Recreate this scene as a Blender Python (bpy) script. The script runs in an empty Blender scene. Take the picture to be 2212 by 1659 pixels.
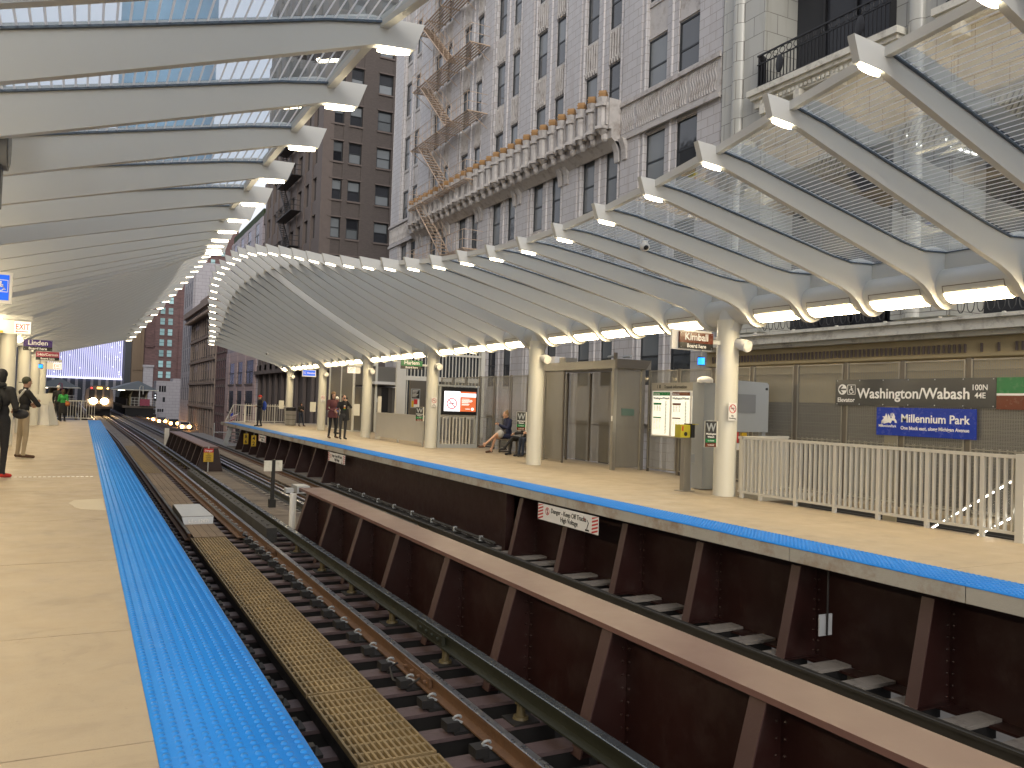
import bpy, math, random
from mathutils import Vector, Matrix
random.seed(7)
S = bpy.context.scene
COL = S.collection
# ------------------------------------------------------------------ camera
cam_d = bpy.data.cameras.new("camera")
cam = bpy.data.objects.new("camera", cam_d); COL.objects.link(cam)
yaw, pit, rol = map(math.radians, (27.42, 1.492, 1.93))
fw = Vector((math.sin(yaw)*math.cos(pit), math.cos(yaw)*math.cos(pit), math.sin(pit)))
rt = Vector((math.cos(yaw), -math.sin(yaw), 0)); up = rt.cross(fw)
R_ = rt*math.cos(rol)+up*math.sin(rol); U_ = -rt*math.sin(rol)+up*math.cos(rol)
cam.matrix_world = Matrix(((R_.x, U_.x, -fw.x, 0), (R_.y, U_.y, -fw.y, 0), (R_.z, U_.z, -fw.z, 1.557), (0, 0, 0, 1)))
cam_d.sensor_width = 36; cam_d.lens = 1789/2212*36; cam_d.clip_end = 2000; cam_d.clip_start = .05
S.camera = cam
# ------------------------------------------------------------------ world, sun, exposure
W = bpy.data.worlds.new("World"); S.world = W; W.use_nodes = True
nt = W.node_tree; nt.nodes.clear()
sky = nt.nodes.new('ShaderNodeTexSky'); sky.sky_type = 'NISHITA'; sky.sun_disc = False
sky.sun_elevation = math.radians(14); sky.sun_rotation = math.radians(200)
sky.air_density = 1.0; sky.dust_density = 4.0; sky.ozone_density = 1.5
hsv = nt.nodes.new('ShaderNodeHueSaturation'); hsv.inputs['Saturation'].default_value = .34   # thin overcast
mxc = nt.nodes.new('ShaderNodeMix'); mxc.data_type = 'RGBA'; mxc.inputs[0].default_value = .55
mxc.inputs[7].default_value = (6.6, 6.7, 7.3, 1)
bg = nt.nodes.new('ShaderNodeBackground'); bg.inputs[1].default_value = .15
out = nt.nodes.new('ShaderNodeOutputWorld')
nt.links.new(sky.outputs[0], hsv.inputs['Color']); nt.links.new(hsv.outputs[0], mxc.inputs[6])
nt.links.new(mxc.outputs[2], bg.inputs[0]); nt.links.new(bg.outputs[0], out.inputs[0])
sd = bpy.data.lights.new("sun", 'SUN'); sd.energy = .5; sd.angle = math.radians(14); sd.color = (1, .93, .85)
so = bpy.data.objects.new("sun", sd); COL.objects.link(so)
so.rotation_euler = (math.radians(62), 0, math.radians(-20))
S.view_settings.view_transform = 'Standard'; S.view_settings.look = 'None'
S.view_settings.exposure = 0.34; S.view_settings.gamma = 1
LAMP = (1.0, .80, .49)
# ------------------------------------------------------------------ helpers
WL = {}
class M:
    def __init__(s): s.v = []; s.f = []; s.m = []
    def add(s, vs, fs, mi=0):
        b = len(s.v); s.v += [tuple(p) for p in vs]
        for f in fs: s.f.append(tuple(b+i for i in f)); s.m.append(mi)
        return s
    def box(s, x0, x1, y0, y1, z0, z1, mi=0):
        v = [(x0,y0,z0),(x1,y0,z0),(x1,y1,z0),(x0,y1,z0),(x0,y0,z1),(x1,y0,z1),(x1,y1,z1),(x0,y1,z1)]
        return s.add(v, [(0,3,2,1),(4,5,6,7),(0,1,5,4),(1,2,6,5),(2,3,7,6),(3,0,4,7)], mi)
    def quad(s, a, b, c, d, mi=0): return s.add([a,b,c,d], [(0,1,2,3)], mi)
    def ext(s, poly, axis, a0, a1, mi=0):
        """extrude a 2D polygon; axis 'x': (y,z), 'y': (x,z), 'z': (x,y)"""
        n = len(poly)
        def P(p, a): return {'x': (a,p[0],p[1]), 'y': (p[0],a,p[1]), 'z': (p[0],p[1],a)}[axis]
        v = [P(p,a0) for p in poly]+[P(p,a1) for p in poly]
        return s.add(v, [tuple(range(n)), tuple(range(2*n-1,n-1,-1))]+[(i,n+i,n+(i+1)%n,(i+1)%n) for i in range(n)], mi)
    def tube(s, pts, r, n=8, mi=0, caps=True, flat=None):
        pts = [Vector(p) for p in pts]; rs = r if isinstance(r,(list,tuple)) else [r]*len(pts)
        b = len(s.v); prev = None
        for i, p in enumerate(pts):
            d = (pts[min(i+1,len(pts)-1)]-pts[max(i-1,0)])
            d = d.normalized() if d.length > 1e-9 else Vector((0,0,1))
            if prev is None:
                u = d.orthogonal().normalized()
                if abs(d.z) < .9: u = (Vector((0,0,1))-d*d.z).normalized()
                elif abs(d.z) >= .9: u = (Vector((1,0,0))-d*d.x).normalized()
            else:
                u = (prev-d*prev.dot(d)).normalized()
            prev = u; w = d.cross(u)
            for k in range(n):
                a = 2*math.pi*k/n
                s.v.append(tuple(p+(u*math.cos(a)+w*math.sin(a))*rs[i]))
        for i in range(len(pts)-1):
            for k in range(n):
                s.f.append((b+i*n+k, b+i*n+(k+1)%n, b+(i+1)*n+(k+1)%n, b+(i+1)*n+k)); s.m.append(mi)
        if caps:
            s.f.append(tuple(b+k for k in reversed(range(n)))); s.m.append(mi)
            e = b+(len(pts)-1)*n; s.f.append(tuple(e+k for k in range(n))); s.m.append(mi)
        return s
    def ball(s, c, r, mi=0, nu=12, nv=8):
        rx,ry,rz = r if isinstance(r,(list,tuple)) else (r,r,r)
        b = len(s.v)
        s.v.append((c[0],c[1],c[2]+rz))
        for i in range(1,nv):
            t = math.pi*i/nv
            for k in range(nu):
                a = 2*math.pi*k/nu
                s.v.append((c[0]+rx*math.sin(t)*math.cos(a), c[1]+ry*math.sin(t)*math.sin(a), c[2]+rz*math.cos(t)))
        s.v.append((c[0],c[1],c[2]-rz)); e = len(s.v)-1
        for k in range(nu):
            s.f.append((b,b+1+k,b+1+(k+1)%nu)); s.m.append(mi)
            q = b+1+(nv-2)*nu; s.f.append((e,q+(k+1)%nu,q+k)); s.m.append(mi)
        for i in range(nv-2):
            for k in range(nu):
                q = b+1+i*nu; s.f.append((q+k,q+nu+k,q+nu+(k+1)%nu,q+(k+1)%nu)); s.m.append(mi)
        return s
    def merge(s, o):
        b = len(s.v); s.v += o.v; s.f += [tuple(b+i for i in f) for f in o.f]; s.m += o.m; return s
    def build(s, name, mats, parent=None, smooth=False, label=None, cat=None, group=None, kind=None, loc=None):
        if not isinstance(mats,(list,tuple)): mats = [mats]
        o_ = Vector((0,0,0))
        if parent is not None: o_ = WL[parent.name]
        elif loc is not None: o_ = Vector(loc)
        me = bpy.data.meshes.new(name)
        me.from_pydata([(x-o_.x,y-o_.y,z-o_.z) for x,y,z in s.v], [], s.f)
        for m in mats: me.materials.append(m)
        me.polygons.foreach_set('material_index', s.m)
        if smooth: smooth_by_angle(me, 40 if smooth is True else smooth)
        me.update()
        o = bpy.data.objects.new(name, me); COL.objects.link(o)
        if parent is not None: o.parent = parent
        else: o.location = o_
        WL[o.name] = o_
        tag(o, label, cat, group, kind)
        return o
def smooth_by_angle(me, deg):
    me.polygons.foreach_set('use_smooth', [True]*len(me.polygons))
    fn = {}; 
    for p in me.polygons:
        for e in p.edge_keys: fn.setdefault(e, []).append(p.normal)
    c = math.cos(math.radians(deg)); at = me.attributes.new('sharp_edge','BOOLEAN','EDGE')
    at.data.foreach_set('value', [ (len(fn.get(tuple(sorted(e.vertices)),[]))!=2 or fn[tuple(sorted(e.vertices))][0].dot(fn[tuple(sorted(e.vertices))][1])<c) for e in me.edges])
def tag(o, label=None, cat=None, group=None, kind=None):
    if label: o['label'] = label
    if cat: o['category'] = cat
    if group: o['group'] = group
    if kind: o['kind'] = kind
    return o
def thing(name, loc, label, cat, group=None):
    o = bpy.data.objects.new(name, None); COL.objects.link(o); o.location = loc; o.empty_display_size = .1
    WL[o.name] = Vector(loc); return tag(o, label, cat, group)
def dup(o, loc, label=None, parent=None, rz=None):
    c = o.copy(); COL.objects.link(c); c.parent = parent
    if parent is None:
        c.location = loc
        if rz is not None: c.rotation_euler = (0,0,rz)
        if label: c['label'] = label
    WL[c.name] = Vector(loc)
    for ch in list(o.children): dup(ch, loc, None, c)
    return c
# ------------------------------------------------------------------ materials
def newmat(name):
    m = bpy.data.materials.new(name); m.use_nodes = True; t = m.node_tree; t.nodes.clear()
    o = t.nodes.new('ShaderNodeOutputMaterial'); b = t.nodes.new('ShaderNodeBsdfPrincipled')
    t.links.new(b.outputs[0], o.inputs[0]); return m, t, b, o
def N(t, ty, **k):
    n = t.nodes.new(ty)
    for a, v in k.items(): setattr(n, a, v)
    return n
def noise(t, scale, detail=4, rough=.6, vec=None, dist=0):
    n = N(t,'ShaderNodeTexNoise'); n.inputs['Scale'].default_value = scale; n.inputs['Detail'].default_value = detail
    n.inputs['Roughness'].default_value = rough; n.inputs['Distortion'].default_value = dist
    t.links.new(vec if vec else objco(t), n.inputs['Vector']); return n.outputs['Fac']
def objco(t, scale=None, loc=None):
    c = t.nodes.get('TC') or N(t,'ShaderNodeTexCoord'); c.name = 'TC'
    if scale is None and loc is None: return c.outputs['Object']
    mp = N(t,'ShaderNodeMapping'); t.links.new(c.outputs['Object'], mp.inputs[0])
    if scale: mp.inputs['Scale'].default_value = scale
    if loc: mp.inputs['Location'].default_value = loc
    return mp.outputs[0]
def ramp(t, fac, stops):
    r = N(t,'ShaderNodeValToRGB'); t.links.new(fac, r.inputs[0]); e = r.color_ramp.elements
    while len(e) < len(stops): e.new(.5)
    for i,(p,c) in enumerate(stops):
        e[i].position = p; e[i].color = (c,c,c,1) if isinstance(c,(int,float)) else (*c,1)
    return r.outputs[0]
def mixc(t, fac, a, b, mode='MIX'):
    m = N(t,'ShaderNodeMix', data_type='RGBA', blend_type=mode)
    for i, v in ((0,fac),(6,a),(7,b)):
        if isinstance(v,(int,float)): m.inputs[i].default_value = v
        elif isinstance(v,tuple): m.inputs[i].default_value = (*v,1) if len(v)==3 else v
        else: t.links.new(v, m.inputs[i])
    return m.outputs[2]
def math_(t, op, a, b=None):
    m = N(t,'ShaderNodeMath', operation=op)
    for i, v in ((0,a),(1,b)):
        if v is None: continue
        if isinstance(v,(int,float)): m.inputs[i].default_value = v
        else: t.links.new(v, m.inputs[i])
    return m.outputs[0]
def bump(t, b, h, strength=.3, dist=.01):
    n = N(t,'ShaderNodeBump'); n.inputs['Strength'].default_value = strength; n.inputs['Distance'].default_value = dist
    t.links.new(h, n.inputs['Height']); t.links.new(n.outputs[0], b.inputs['Normal'])
def paint(name, c, rough=.5, metal=0, var=.15, scale=3, bmp=.1, bscale=40, spec=.5, dirt=None, coat=0, rv=.06):
    """painted or plain surface: large soft tone changes, fine grain, roughness variation"""
    m, t, b, o = newmat(name)
    f = noise(t, scale, 5, .65)
    lo = tuple(x*(1-var) for x in c); hi = tuple(min(1,x*(1+var*.7)) for x in c)
    col = mixc(t, f, lo, hi)
    if dirt:
        f2 = ramp(t, noise(t, dirt[1], 6, .7), [(.5,0),(.72,1)])
        col = mixc(t, f2, col, dirt[0])
    t.links.new(col, b.inputs['Base Color'])
    rr = ramp(t, noise(t, scale*4, 3), [(.3, max(.04,rough-rv)),(.7, min(1,rough+rv))])
    t.links.new(rr, b.inputs['Roughness']); b.inputs['Metallic'].default_value = metal
    b.inputs['Specular IOR Level'].default_value = spec
    if coat: b.inputs['Coat Weight'].default_value = coat
    if bmp: bump(t, b, noise(t, bscale, 3), bmp, .01)
    return m
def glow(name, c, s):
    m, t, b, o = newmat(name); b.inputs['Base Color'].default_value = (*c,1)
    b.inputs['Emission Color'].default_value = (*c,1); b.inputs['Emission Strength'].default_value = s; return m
def yz(t, sy=1, sz=1):
    c = N(t,'ShaderNodeSeparateXYZ'); t.links.new(objco(t), c.inputs[0])
    k = N(t,'ShaderNodeCombineXYZ'); t.links.new(c.outputs[1], k.inputs[0]); t.links.new(c.outputs[2], k.inputs[1]); return k.outputs[0], c
def xz(t):
    c = N(t,'ShaderNodeSeparateXYZ'); t.links.new(objco(t), c.inputs[0])
    k = N(t,'ShaderNodeCombineXYZ'); t.links.new(math_(t,'ADD',c.outputs[0],c.outputs[1]), k.inputs[0]); t.links.new(c.outputs[2], k.inputs[1]); return k.outputs[0], c
def blocks(name, c, mortar, bw, bh, ms=.01, rough=.5, var=.12, bmp=.4, stain=None, spec=.5):
    m, t, b, o = newmat(name); v, _ = xz(t)
    br = N(t,'ShaderNodeTexBrick'); t.links.new(v, br.inputs['Vector'])
    br.inputs['Scale'].default_value = 1; br.inputs['Brick Width'].default_value = bw; br.inputs['Row Height'].default_value = bh
    br.inputs['Mortar Size'].default_value = ms; br.inputs['Bias'].default_value = 0
    br.inputs['Color1'].default_value = (*[x*(1-var) for x in c],1); br.inputs['Color2'].default_value = (*[min(1,x*(1+var)) for x in c],1)
    br.inputs['Mortar'].default_value = (*mortar,1)
    col = mixc(t, .5, br.outputs['Color'], mixc(t, noise(t,.35,6,.7), tuple(x*.72 for x in c), c), 'MIX')
    col = mixc(t, br.outputs['Fac'], col, mortar)
    if stain:
        vs = objco(t, (3,3,.35)); f2 = ramp(t, noise(t,.9,6,.7,vs), [(.5,0),(.8,.75)]); col = mixc(t, f2, col, stain)
    t.links.new(col, b.inputs['Base Color']); b.inputs['Roughness'].default_value = rough; b.inputs['Specular IOR Level'].default_value = spec
    bump(t, b, math_(t,'SUBTRACT',1,br.outputs['Fac']), bmp, .01); return m
MT = {}
def build_mats():
    g = MT
    # poured concrete: warm grey, blotches, streaks, stains
    m,t,b,o = newmat('platform concrete')
    c1 = mixc(t, noise(t,.6,6,.7), (.325,.262,.18), (.44,.36,.25))
    c1 = mixc(t, ramp(t, noise(t,1.7,5,.6,objco(t,(1,1.3,1)),.9), [(.53,0),(.72,.5)]), c1, (.25,.205,.15))
    c1 = mixc(t, ramp(t, noise(t,.45,8,.75), [(.5,0),(.62,.25)]), c1, (.28,.235,.18))
    c1 = mixc(t, ramp(t, noise(t,14,3), [(.68,0),(.74,.5)]), c1, (.22,.18,.14))
    c1 = mixc(t, ramp(t, noise(t,60,2), [(.6,0),(.8,.35)]), c1, (.2,.18,.15))
    t.links.new(c1, b.inputs['Base Color']); t.links.new(ramp(t, noise(t,2.5,4),[(.3,.42),(.7,.68)]), b.inputs['Roughness'])
    bump(t,b,noise(t,90,4),.25,.004); g['conc'] = m
    g['fascia'] = paint('fascia concrete',(.40,.38,.33),.7,var=.25,scale=2,bmp=.3,dirt=((.22,.13,.07),1.3))
    g['patch'] = paint('pale concrete patch',(.50,.44,.33),.7,var=.15,scale=4,bmp=.3)
    # tactile blue
    m,t,b,o = newmat('blue tactile tile')
    c1 = mixc(t, noise(t,1.2,5,.65), (.010,.17,.55), (.018,.235,.68))
    c1 = mixc(t, ramp(t, noise(t,2.2,6,.75,objco(t,(1,1.6,1)),.5), [(.56,0),(.75,.14)]), c1, (.20,.33,.50))
    t.links.new(c1,b.inputs['Base Color']); t.links.new(ramp(t,noise(t,5,4),[(.3,.45),(.75,.62)]),b.inputs['Roughness']); b.inputs['Specular IOR Level'].default_value=.28
    bump(t,b,noise(t,140,2),.08,.002); g['blue'] = m
    g['white'] = paint('white painted steel',(.54,.55,.535),.34,var=.015,scale=.5,bmp=0,spec=.45)
    g['white2'] = paint('white column paint',(.64,.63,.55),.34,var=.02,scale=1.2,bmp=.03)
    g['fence'] = paint('white railing paint',(.62,.60,.53),.4,var=.07)
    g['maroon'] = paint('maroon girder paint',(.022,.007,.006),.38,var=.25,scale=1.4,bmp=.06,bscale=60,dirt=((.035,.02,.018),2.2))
    g['maroon_top'] = paint('sheen-tinted maroon flange',(.15,.083,.072),.42,var=.12,scale=.7,bmp=.04,bscale=120,rv=.03,spec=.35)  # pinkish sheen of reflected light painted into the flange colour
    g['maroon_edge'] = paint('lighter maroon plate',(.058,.030,.028),.5,var=.15,scale=3)  # sloping stiffener plates, a lighter maroon than the web
    g['tie'] = paint('dusty steel tie top',(.085,.058,.060),.55,var=.2,scale=3,bmp=.2,dirt=((.06,.04,.04),3))
    g['tie2'] = paint('concrete tie',(.22,.20,.18),.7,var=.25,scale=5,bmp=.4,dirt=((.10,.085,.075),5))
    g['wood'] = None
    g['dark'] = paint('dark steel',(.010,.009,.009),.6,var=.3)
    g['black'] = paint('black plastic',(.008,.008,.009),.4,var=.2)
    g['rail_top'] = paint('polished rail head',(.30,.31,.34),.30,1,var=.08,scale=3,bmp=0)
    g['rust'] = paint('rusty rail web',(.115,.058,.028),.65,var=.35,scale=6,bmp=.3,dirt=((.07,.035,.02),9))
    g['oldrail'] = paint('greasy dark rail',(.035,.032,.026),.45,.1,var=.25,scale=3,bmp=.05)
    g['third'] = paint('olive third rail',(.024,.026,.017),.42,.1,var=.2,scale=2,bmp=.03)
    g['thirdtop'] = paint('contact face',(.13,.15,.17),.28,.7,var=.08,scale=2,bmp=0)
    g['insul'] = paint('ochre insulator',(.10,.08,.04),.5,var=.3,scale=12)
    # fibreglass grating
    m,t,b,o = newmat('ochre grating'); c1 = mixc(t,noise(t,3,6,.75),(.10,.068,.03),(.32,.235,.115))
    c1 = mixc(t, ramp(t,noise(t,9,4),[(.5,0),(.75,.6)]), c1, (.10,.08,.05))
    t.links.new(c1,b.inputs['Base Color']); b.inputs['Roughness'].default_value=.6; bump(t,b,noise(t,60,3),.3,.005); g['grate']=m
    def wood(nm,a,c,ax):
        m,t,b,o = newmat(nm); f = noise(t,1.5,6,.7,objco(t,(26,1.6,8) if ax=='y' else (1.6,26,8)))
        cc = mixc(t,f,a,c); cc = mixc(t, ramp(t,noise(t,.8,5,.7),[(.45,0),(.75,.7)]), cc, tuple(x*.45 for x in a))
        t.links.new(cc,b.inputs['Base Color']); b.inputs['Roughness'].default_value=.75; bump(t,b,f,.5,.01); return m
    g['plank'] = wood('weathered plank',(.105,.075,.05),(.21,.155,.105),'y')
    g['deck'] = wood('weathered deck boards',(.115,.09,.07),(.20,.165,.13),'x')
    g['timber'] = wood('dark creosoted timber',(.022,.022,.022),(.055,.053,.05),'y')
    g['galv'] = paint('galvanised sheet',(.46,.48,.50),.42,.3,var=.15,scale=6)
    g['steel'] = paint('brushed stainless',(.31,.295,.26),.36,.6,var=.04,scale=1,bmp=0)
    g['steel_d'] = paint('bronze-grey frame',(.15,.135,.115),.38,.5,var=.06,scale=1,bmp=0)
    g['grey'] = paint('grey cabinet paint',(.30,.32,.33),.45,var=.06)
    g['grey_d'] = paint('grey panel',(.19,.20,.21),.5,var=.06)
    g['tvframe'] = paint('silver kiosk paint',(.36,.38,.38),.4,var=.06)
    g['lamp'] = glow('lit tube lens',LAMP,40); g['tip'] = glow('lit tip lens',(1,.86,.6),15)
    g['lensrim'] = paint('lens rim',(.10,.08,.06),.4)
    g['gasket'] = paint('blue-black gasket',(.07,.10,.14),.35,var=.1,scale=9)
    # canopy glass with frit lines running along the platform
    m,t,b,o = newmat('fritted canopy glass')
    c = N(t,'ShaderNodeSeparateXYZ'); t.links.new(objco(t),c.inputs[0])
    fr = math_(t,'FRACT',math_(t,'MULTIPLY',c.outputs[0],1/.085)); line = math_(t,'LESS_THAN',fr,.2)
    tr = N(t,'ShaderNodeBsdfTransparent'); tr.inputs[0].default_value=(.84,.92,1,1)
    gl = N(t,'ShaderNodeBsdfGlossy'); gl.inputs['Roughness'].default_value=.03; gl.inputs[0].default_value=(.9,.95,1,1)
    lw = N(t,'ShaderNodeFresnel'); lw.inputs[0].default_value=1.5
    ms = N(t,'ShaderNodeMixShader'); t.links.new(math_(t,'ADD',math_(t,'MULTIPLY',lw.outputs[0],.42),.025),ms.inputs[0]); t.links.new(tr.outputs[0],ms.inputs[1]); t.links.new(gl.outputs[0],ms.inputs[2])
    df = N(t,'ShaderNodeBsdfDiffuse'); df.inputs[0].default_value=(.72,.74,.76,1); tl = N(t,'ShaderNodeBsdfTranslucent'); tl.inputs[0].default_value=(.72,.76,.82,1)
    md = N(t,'ShaderNodeMixShader'); md.inputs[0].default_value=.45; t.links.new(df.outputs[0],md.inputs[1]); t.links.new(tl.outputs[0],md.inputs[2])
    m2 = N(t,'ShaderNodeMixShader'); t.links.new(line,m2.inputs[0]); t.links.new(ms.outputs[0],m2.inputs[1]); t.links.new(md.outputs[0],m2.inputs[2])
    t.links.new(m2.outputs[0],o.inputs[0]); t.nodes.remove(b); g['cglass']=m
    # perforated stainless windscreen mesh
    def mesh_mat(nm, c, op, rgh=.4):
        m,t,b,o = newmat(nm); tr = N(t,'ShaderNodeBsdfTransparent'); tr.inputs[0].default_value=(.82,.82,.78,1)
        b.inputs['Base Color'].default_value=(*c,1); b.inputs['Metallic'].default_value=.45; b.inputs['Roughness'].default_value=rgh
        cc = N(t,'ShaderNodeSeparateXYZ'); t.links.new(objco(t),cc.inputs[0])
        a = math_(t,'LESS_THAN',math_(t,'FRACT',math_(t,'MULTIPLY',cc.outputs[2],1/.022)),.42)
        e = math_(t,'LESS_THAN',math_(t,'FRACT',math_(t,'MULTIPLY',math_(t,'ADD',cc.outputs[1],cc.outputs[0]),1/.04)),.3)
        f = math_(t,'ADD',math_(t,'MULTIPLY',math_(t,'MAXIMUM',a,e),.16),op-.08)
        m2 = N(t,'ShaderNodeMixShader'); t.links.new(f,m2.inputs[0]); t.links.new(tr.outputs[0],m2.inputs[1]); t.links.new(b.outputs[0],m2.inputs[2])
        t.links.new(m2.outputs[0],o.inputs[0]); return m
    g['wmesh'] = mesh_mat('windscreen mesh',(.38,.375,.35),.38)
    g['wmesh2'] = mesh_mat('shelter mesh',(.30,.285,.25),.58)
    # window glass
    def glass(nm,c,r=.06,var=.5):
        m,t,b,o = newmat(nm); cc = mixc(t, noise(t,.9,2), tuple(x*(1-var) for x in c), tuple(min(1,x*(1+var)) for x in c))
        oi = N(t,'ShaderNodeObjectInfo'); cc = mixc(t, ramp(t,oi.outputs['Random'],[(.2,0),(.9,.7)]), cc, tuple(min(1,x*2.2+.02) for x in c))
        t.links.new(cc,b.inputs['Base Color']); b.inputs['Roughness'].default_value=r; b.inputs['Specular IOR Level'].default_value=.9
        bump(t,b,noise(t,1.3,2),.25,.02); return m
    g['glass'] = glass('dark window glass',(.028,.032,.036)); g['blind'] = glass('drawn grey blind',(.095,.105,.11),.2,.25)
    g['teal'] = glass('teal window glass',(.22,.36,.37),.15,.3); g['dglass'] = glass('deep window glass',(.012,.013,.016),.2); [setattr(n.inputs['Specular IOR Level'],'default_value',.25) for n in g['dglass'].node_tree.nodes if n.type=='BSDF_PRINCIPLED']
    g['frame'] = paint('black window frame',(.018,.022,.026),.45)
    g['terra'] = blocks('white glazed terracotta',(.53,.515,.515),(.27,.24,.22),.62,.32,.010,.45,.06,.3,(.36,.31,.28))
    g['terra_o'] = paint('ornate terracotta',(.50,.475,.45),.5,var=.2,scale=3,bmp=.2,bscale=20,dirt=((.26,.22,.19),2.5))
    g['ochre'] = paint('ochre terracotta cap',(.42,.25,.11),.55,var=.2)
    g['cream'] = blocks('cream glazed terracotta',(.50,.50,.455),(.20,.19,.17),.85,.62,.012,.3,.05,.3,(.36,.35,.30))
    g['cream_o'] = paint('cream cornice',(.70,.68,.59),.5,var=.12,scale=2,bmp=.2,dirt=((.34,.31,.26),3))
    g['tan_o'] = paint('tan frieze',(.42,.34,.19),.55,var=.2,scale=2,bmp=.3)
    g['bbrick'] = blocks('dark brown brick',(.095,.077,.066),(.075,.06,.055),.22,.075,.01,.75,.2,.3)
    g['bstone'] = paint('brown stone',(.125,.098,.085),.7,var=.22,scale=2,bmp=.3)
    g['pinkst'] = blocks('pink granite cladding',(.46,.34,.31),(.14,.09,.08),1.3,.75,.014,.45,.1,.2)
    g['pwhite'] = blocks('pale lilac cladding',(.36,.32,.34),(.14,.11,.12),1.5,.75,.02,.5,.06,.2)
    g['redbrick'] = blocks('red brick',(.15,.085,.08),(.11,.065,.06),.8,.3,.01,.75,.3,.3)
    g['ornbrown'] = paint('ornate brown stone',(.27,.21,.17),.7,var=.3,scale=2,bmp=.8,bscale=8)
    g['greyst'] = blocks('pale grey stone',(.42,.40,.42),(.20,.19,.20),1.4,.7,.02,.6,.08,.2)
    g['tanst'] = paint('tan tower stone',(.26,.19,.125),.7,var=.12,scale=.3)
    g['slate'] = paint('slate tower cladding',(.075,.085,.10),.5,var=.15,scale=.3)
    g['bluetower'] = paint('blue tower glass',(.16,.34,.50),.6,0,var=.25,scale=.1)
    g['asphalt'] = paint('asphalt',(.05,.05,.052),.7,var=.25,scale=.4,bmp=.3)
    g['sidewalk'] = paint('pavement',(.24,.23,.22),.7,var=.2,scale=.5,bmp=.3)
    g['signgrey'] = paint('dark grey sign enamel',(.050,.052,.052),.2,var=.02,bmp=0)
    g['signblue'] = paint('blue sign enamel',(.006,.035,.36),.25,var=.02,bmp=0)
    g['signbrown'] = paint('brown sign enamel',(.13,.032,.014),.25,var=.02,bmp=0)
    g['signgreen'] = paint('green sign enamel',(.01,.17,.05),.25,var=.02,bmp=0)
    g['signpurple'] = paint('purple sign enamel',(.05,.02,.17),.3,var=.08)
    g['signpink'] = paint('pink sign enamel',(.32,.045,.085),.3,var=.08)
    g['signwhite'] = paint('white sign face',(.74,.73,.70),.4,var=.05); g['signblack'] = paint('black sign face',(.012,.012,.012),.3)
    g['ink'] = paint('black lettering',(.02,.02,.02),.5); g['letter'] = paint('white lettering',(.82,.82,.80),.4,var=.03)
    g['red'] = paint('red enamel',(.50,.03,.03),.4); g['yellow'] = paint('yellow enamel',(.56,.36,.02),.4); g['yel2'] = paint('lemon box paint',(.50,.44,.03),.4)
    g['iron'] = paint('black wrought iron',(.012,.012,.014),.45)
    g['escape'] = paint('rusty buff fire escape',(.50,.38,.28),.65,var=.25,scale=5)
    g['hedge'] = paint('hedge leaves',(.03,.05,.015),.8,var=.5,scale=12,bmp=1,bscale=20)
    g['shutter'] = None
    m,t,b,o = newmat('steel roller shutter'); cc = N(t,'ShaderNodeSeparateXYZ'); t.links.new(objco(t),cc.inputs[0])
    fr = math_(t,'FRACT',math_(t,'MULTIPLY',cc.outputs[2],1/.085)); col = mixc(t, math_(t,'LESS_THAN',fr,.16), (.11,.10,.085),(.26,.25,.21))
    t.links.new(col,b.inputs['Base Color']); b.inputs['Roughness'].default_value=.45; b.inputs['Metallic'].default_value=.3; bump(t,b,fr,.6,.02); g['shutter']=m
build_mats()
# ------------------------------------------------------------------ lettering
def text(s, size, origin, mat, face='-y', parent=None, name='lettering', align='LEFT', th=.002, bold=.012, sx=1.0):
    """flat lettering laid on a sign face: face is the direction the writing looks"""
    cu = bpy.data.curves.new('tmp_text','FONT'); cu.body = s; cu.size = size; cu.align_x = align; cu.extrude = th
    cu.offset = bold*size; cu.resolution_u = 3
    ob = bpy.data.objects.new('tmp_text', cu); COL.objects.link(ob)
    dg = bpy.context.evaluated_depsgraph_get(); me = bpy.data.meshes.new_from_object(ob.evaluated_get(dg))
    bpy.data.objects.remove(ob); bpy.data.curves.remove(cu)
    u, w, n = {'-y': ((1,0,0),(0,0,1),(0,-1,0)), '-x': ((0,-1,0),(0,0,1),(-1,0,0)), '+z': ((1,0,0),(0,1,0),(0,0,1))}[face]
    u, w, n = Vector(u), Vector(w), Vector(n); O = Vector(origin)-(WL[parent.name] if parent else Vector((0,0,0)))
    for v in me.vertices:
        c = v.co.copy(); v.co = O+u*c.x*sx+w*c.y+n*c.z
    me.materials.clear(); me.materials.append(mat); me.name = name
    o = bpy.data.objects.new(name, me); COL.objects.link(o); o.parent = parent
    WL[o.name] = WL[parent.name] if parent else Vector((0,0,0)); return o
def flat(face, O, pts, th, mi, m):
    """polygon pts (u,v) on a face with thickness th standing proud, added to M m"""
    u, w, n = {'-y': ((1,0,0),(0,0,1),(0,-1,0)), '-x': ((0,-1,0),(0,0,1),(-1,0,0))}[face]
    u, w, n = Vector(u), Vector(w), Vector(n); O = Vector(O); k = len(pts)
    a = [O+u*p[0]+w*p[1] for p in pts]; b = [p+n*th for p in a]
    m.add(a+b, [tuple(range(k,2*k)), tuple(range(k-1,-1,-1))]+[(i,(i+1)%k,k+(i+1)%k,k+i) for i in range(k)], mi)
def ring(r0, r1, cx, cy, n=24, a0=0, a1=360):
    out_ = []
    for i in range(n):
        t0 = math.radians(a0+(a1-a0)*i/n); t1 = math.radians(a0+(a1-a0)*(i+1)/n)
        out_.append([(cx+r0*math.cos(t0),cy+r0*math.sin(t0)),(cx+r1*math.cos(t0),cy+r1*math.sin(t0)),(cx+r1*math.cos(t1),cy+r1*math.sin(t1)),(cx+r0*math.cos(t1),cy+r0*math.sin(t1))])
    return out_
def disc(r, cx, cy, n=20): return [(cx+r*math.cos(2*math.pi*i/n),cy+r*math.sin(2*math.pi*i/n)) for i in range(n)]
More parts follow.
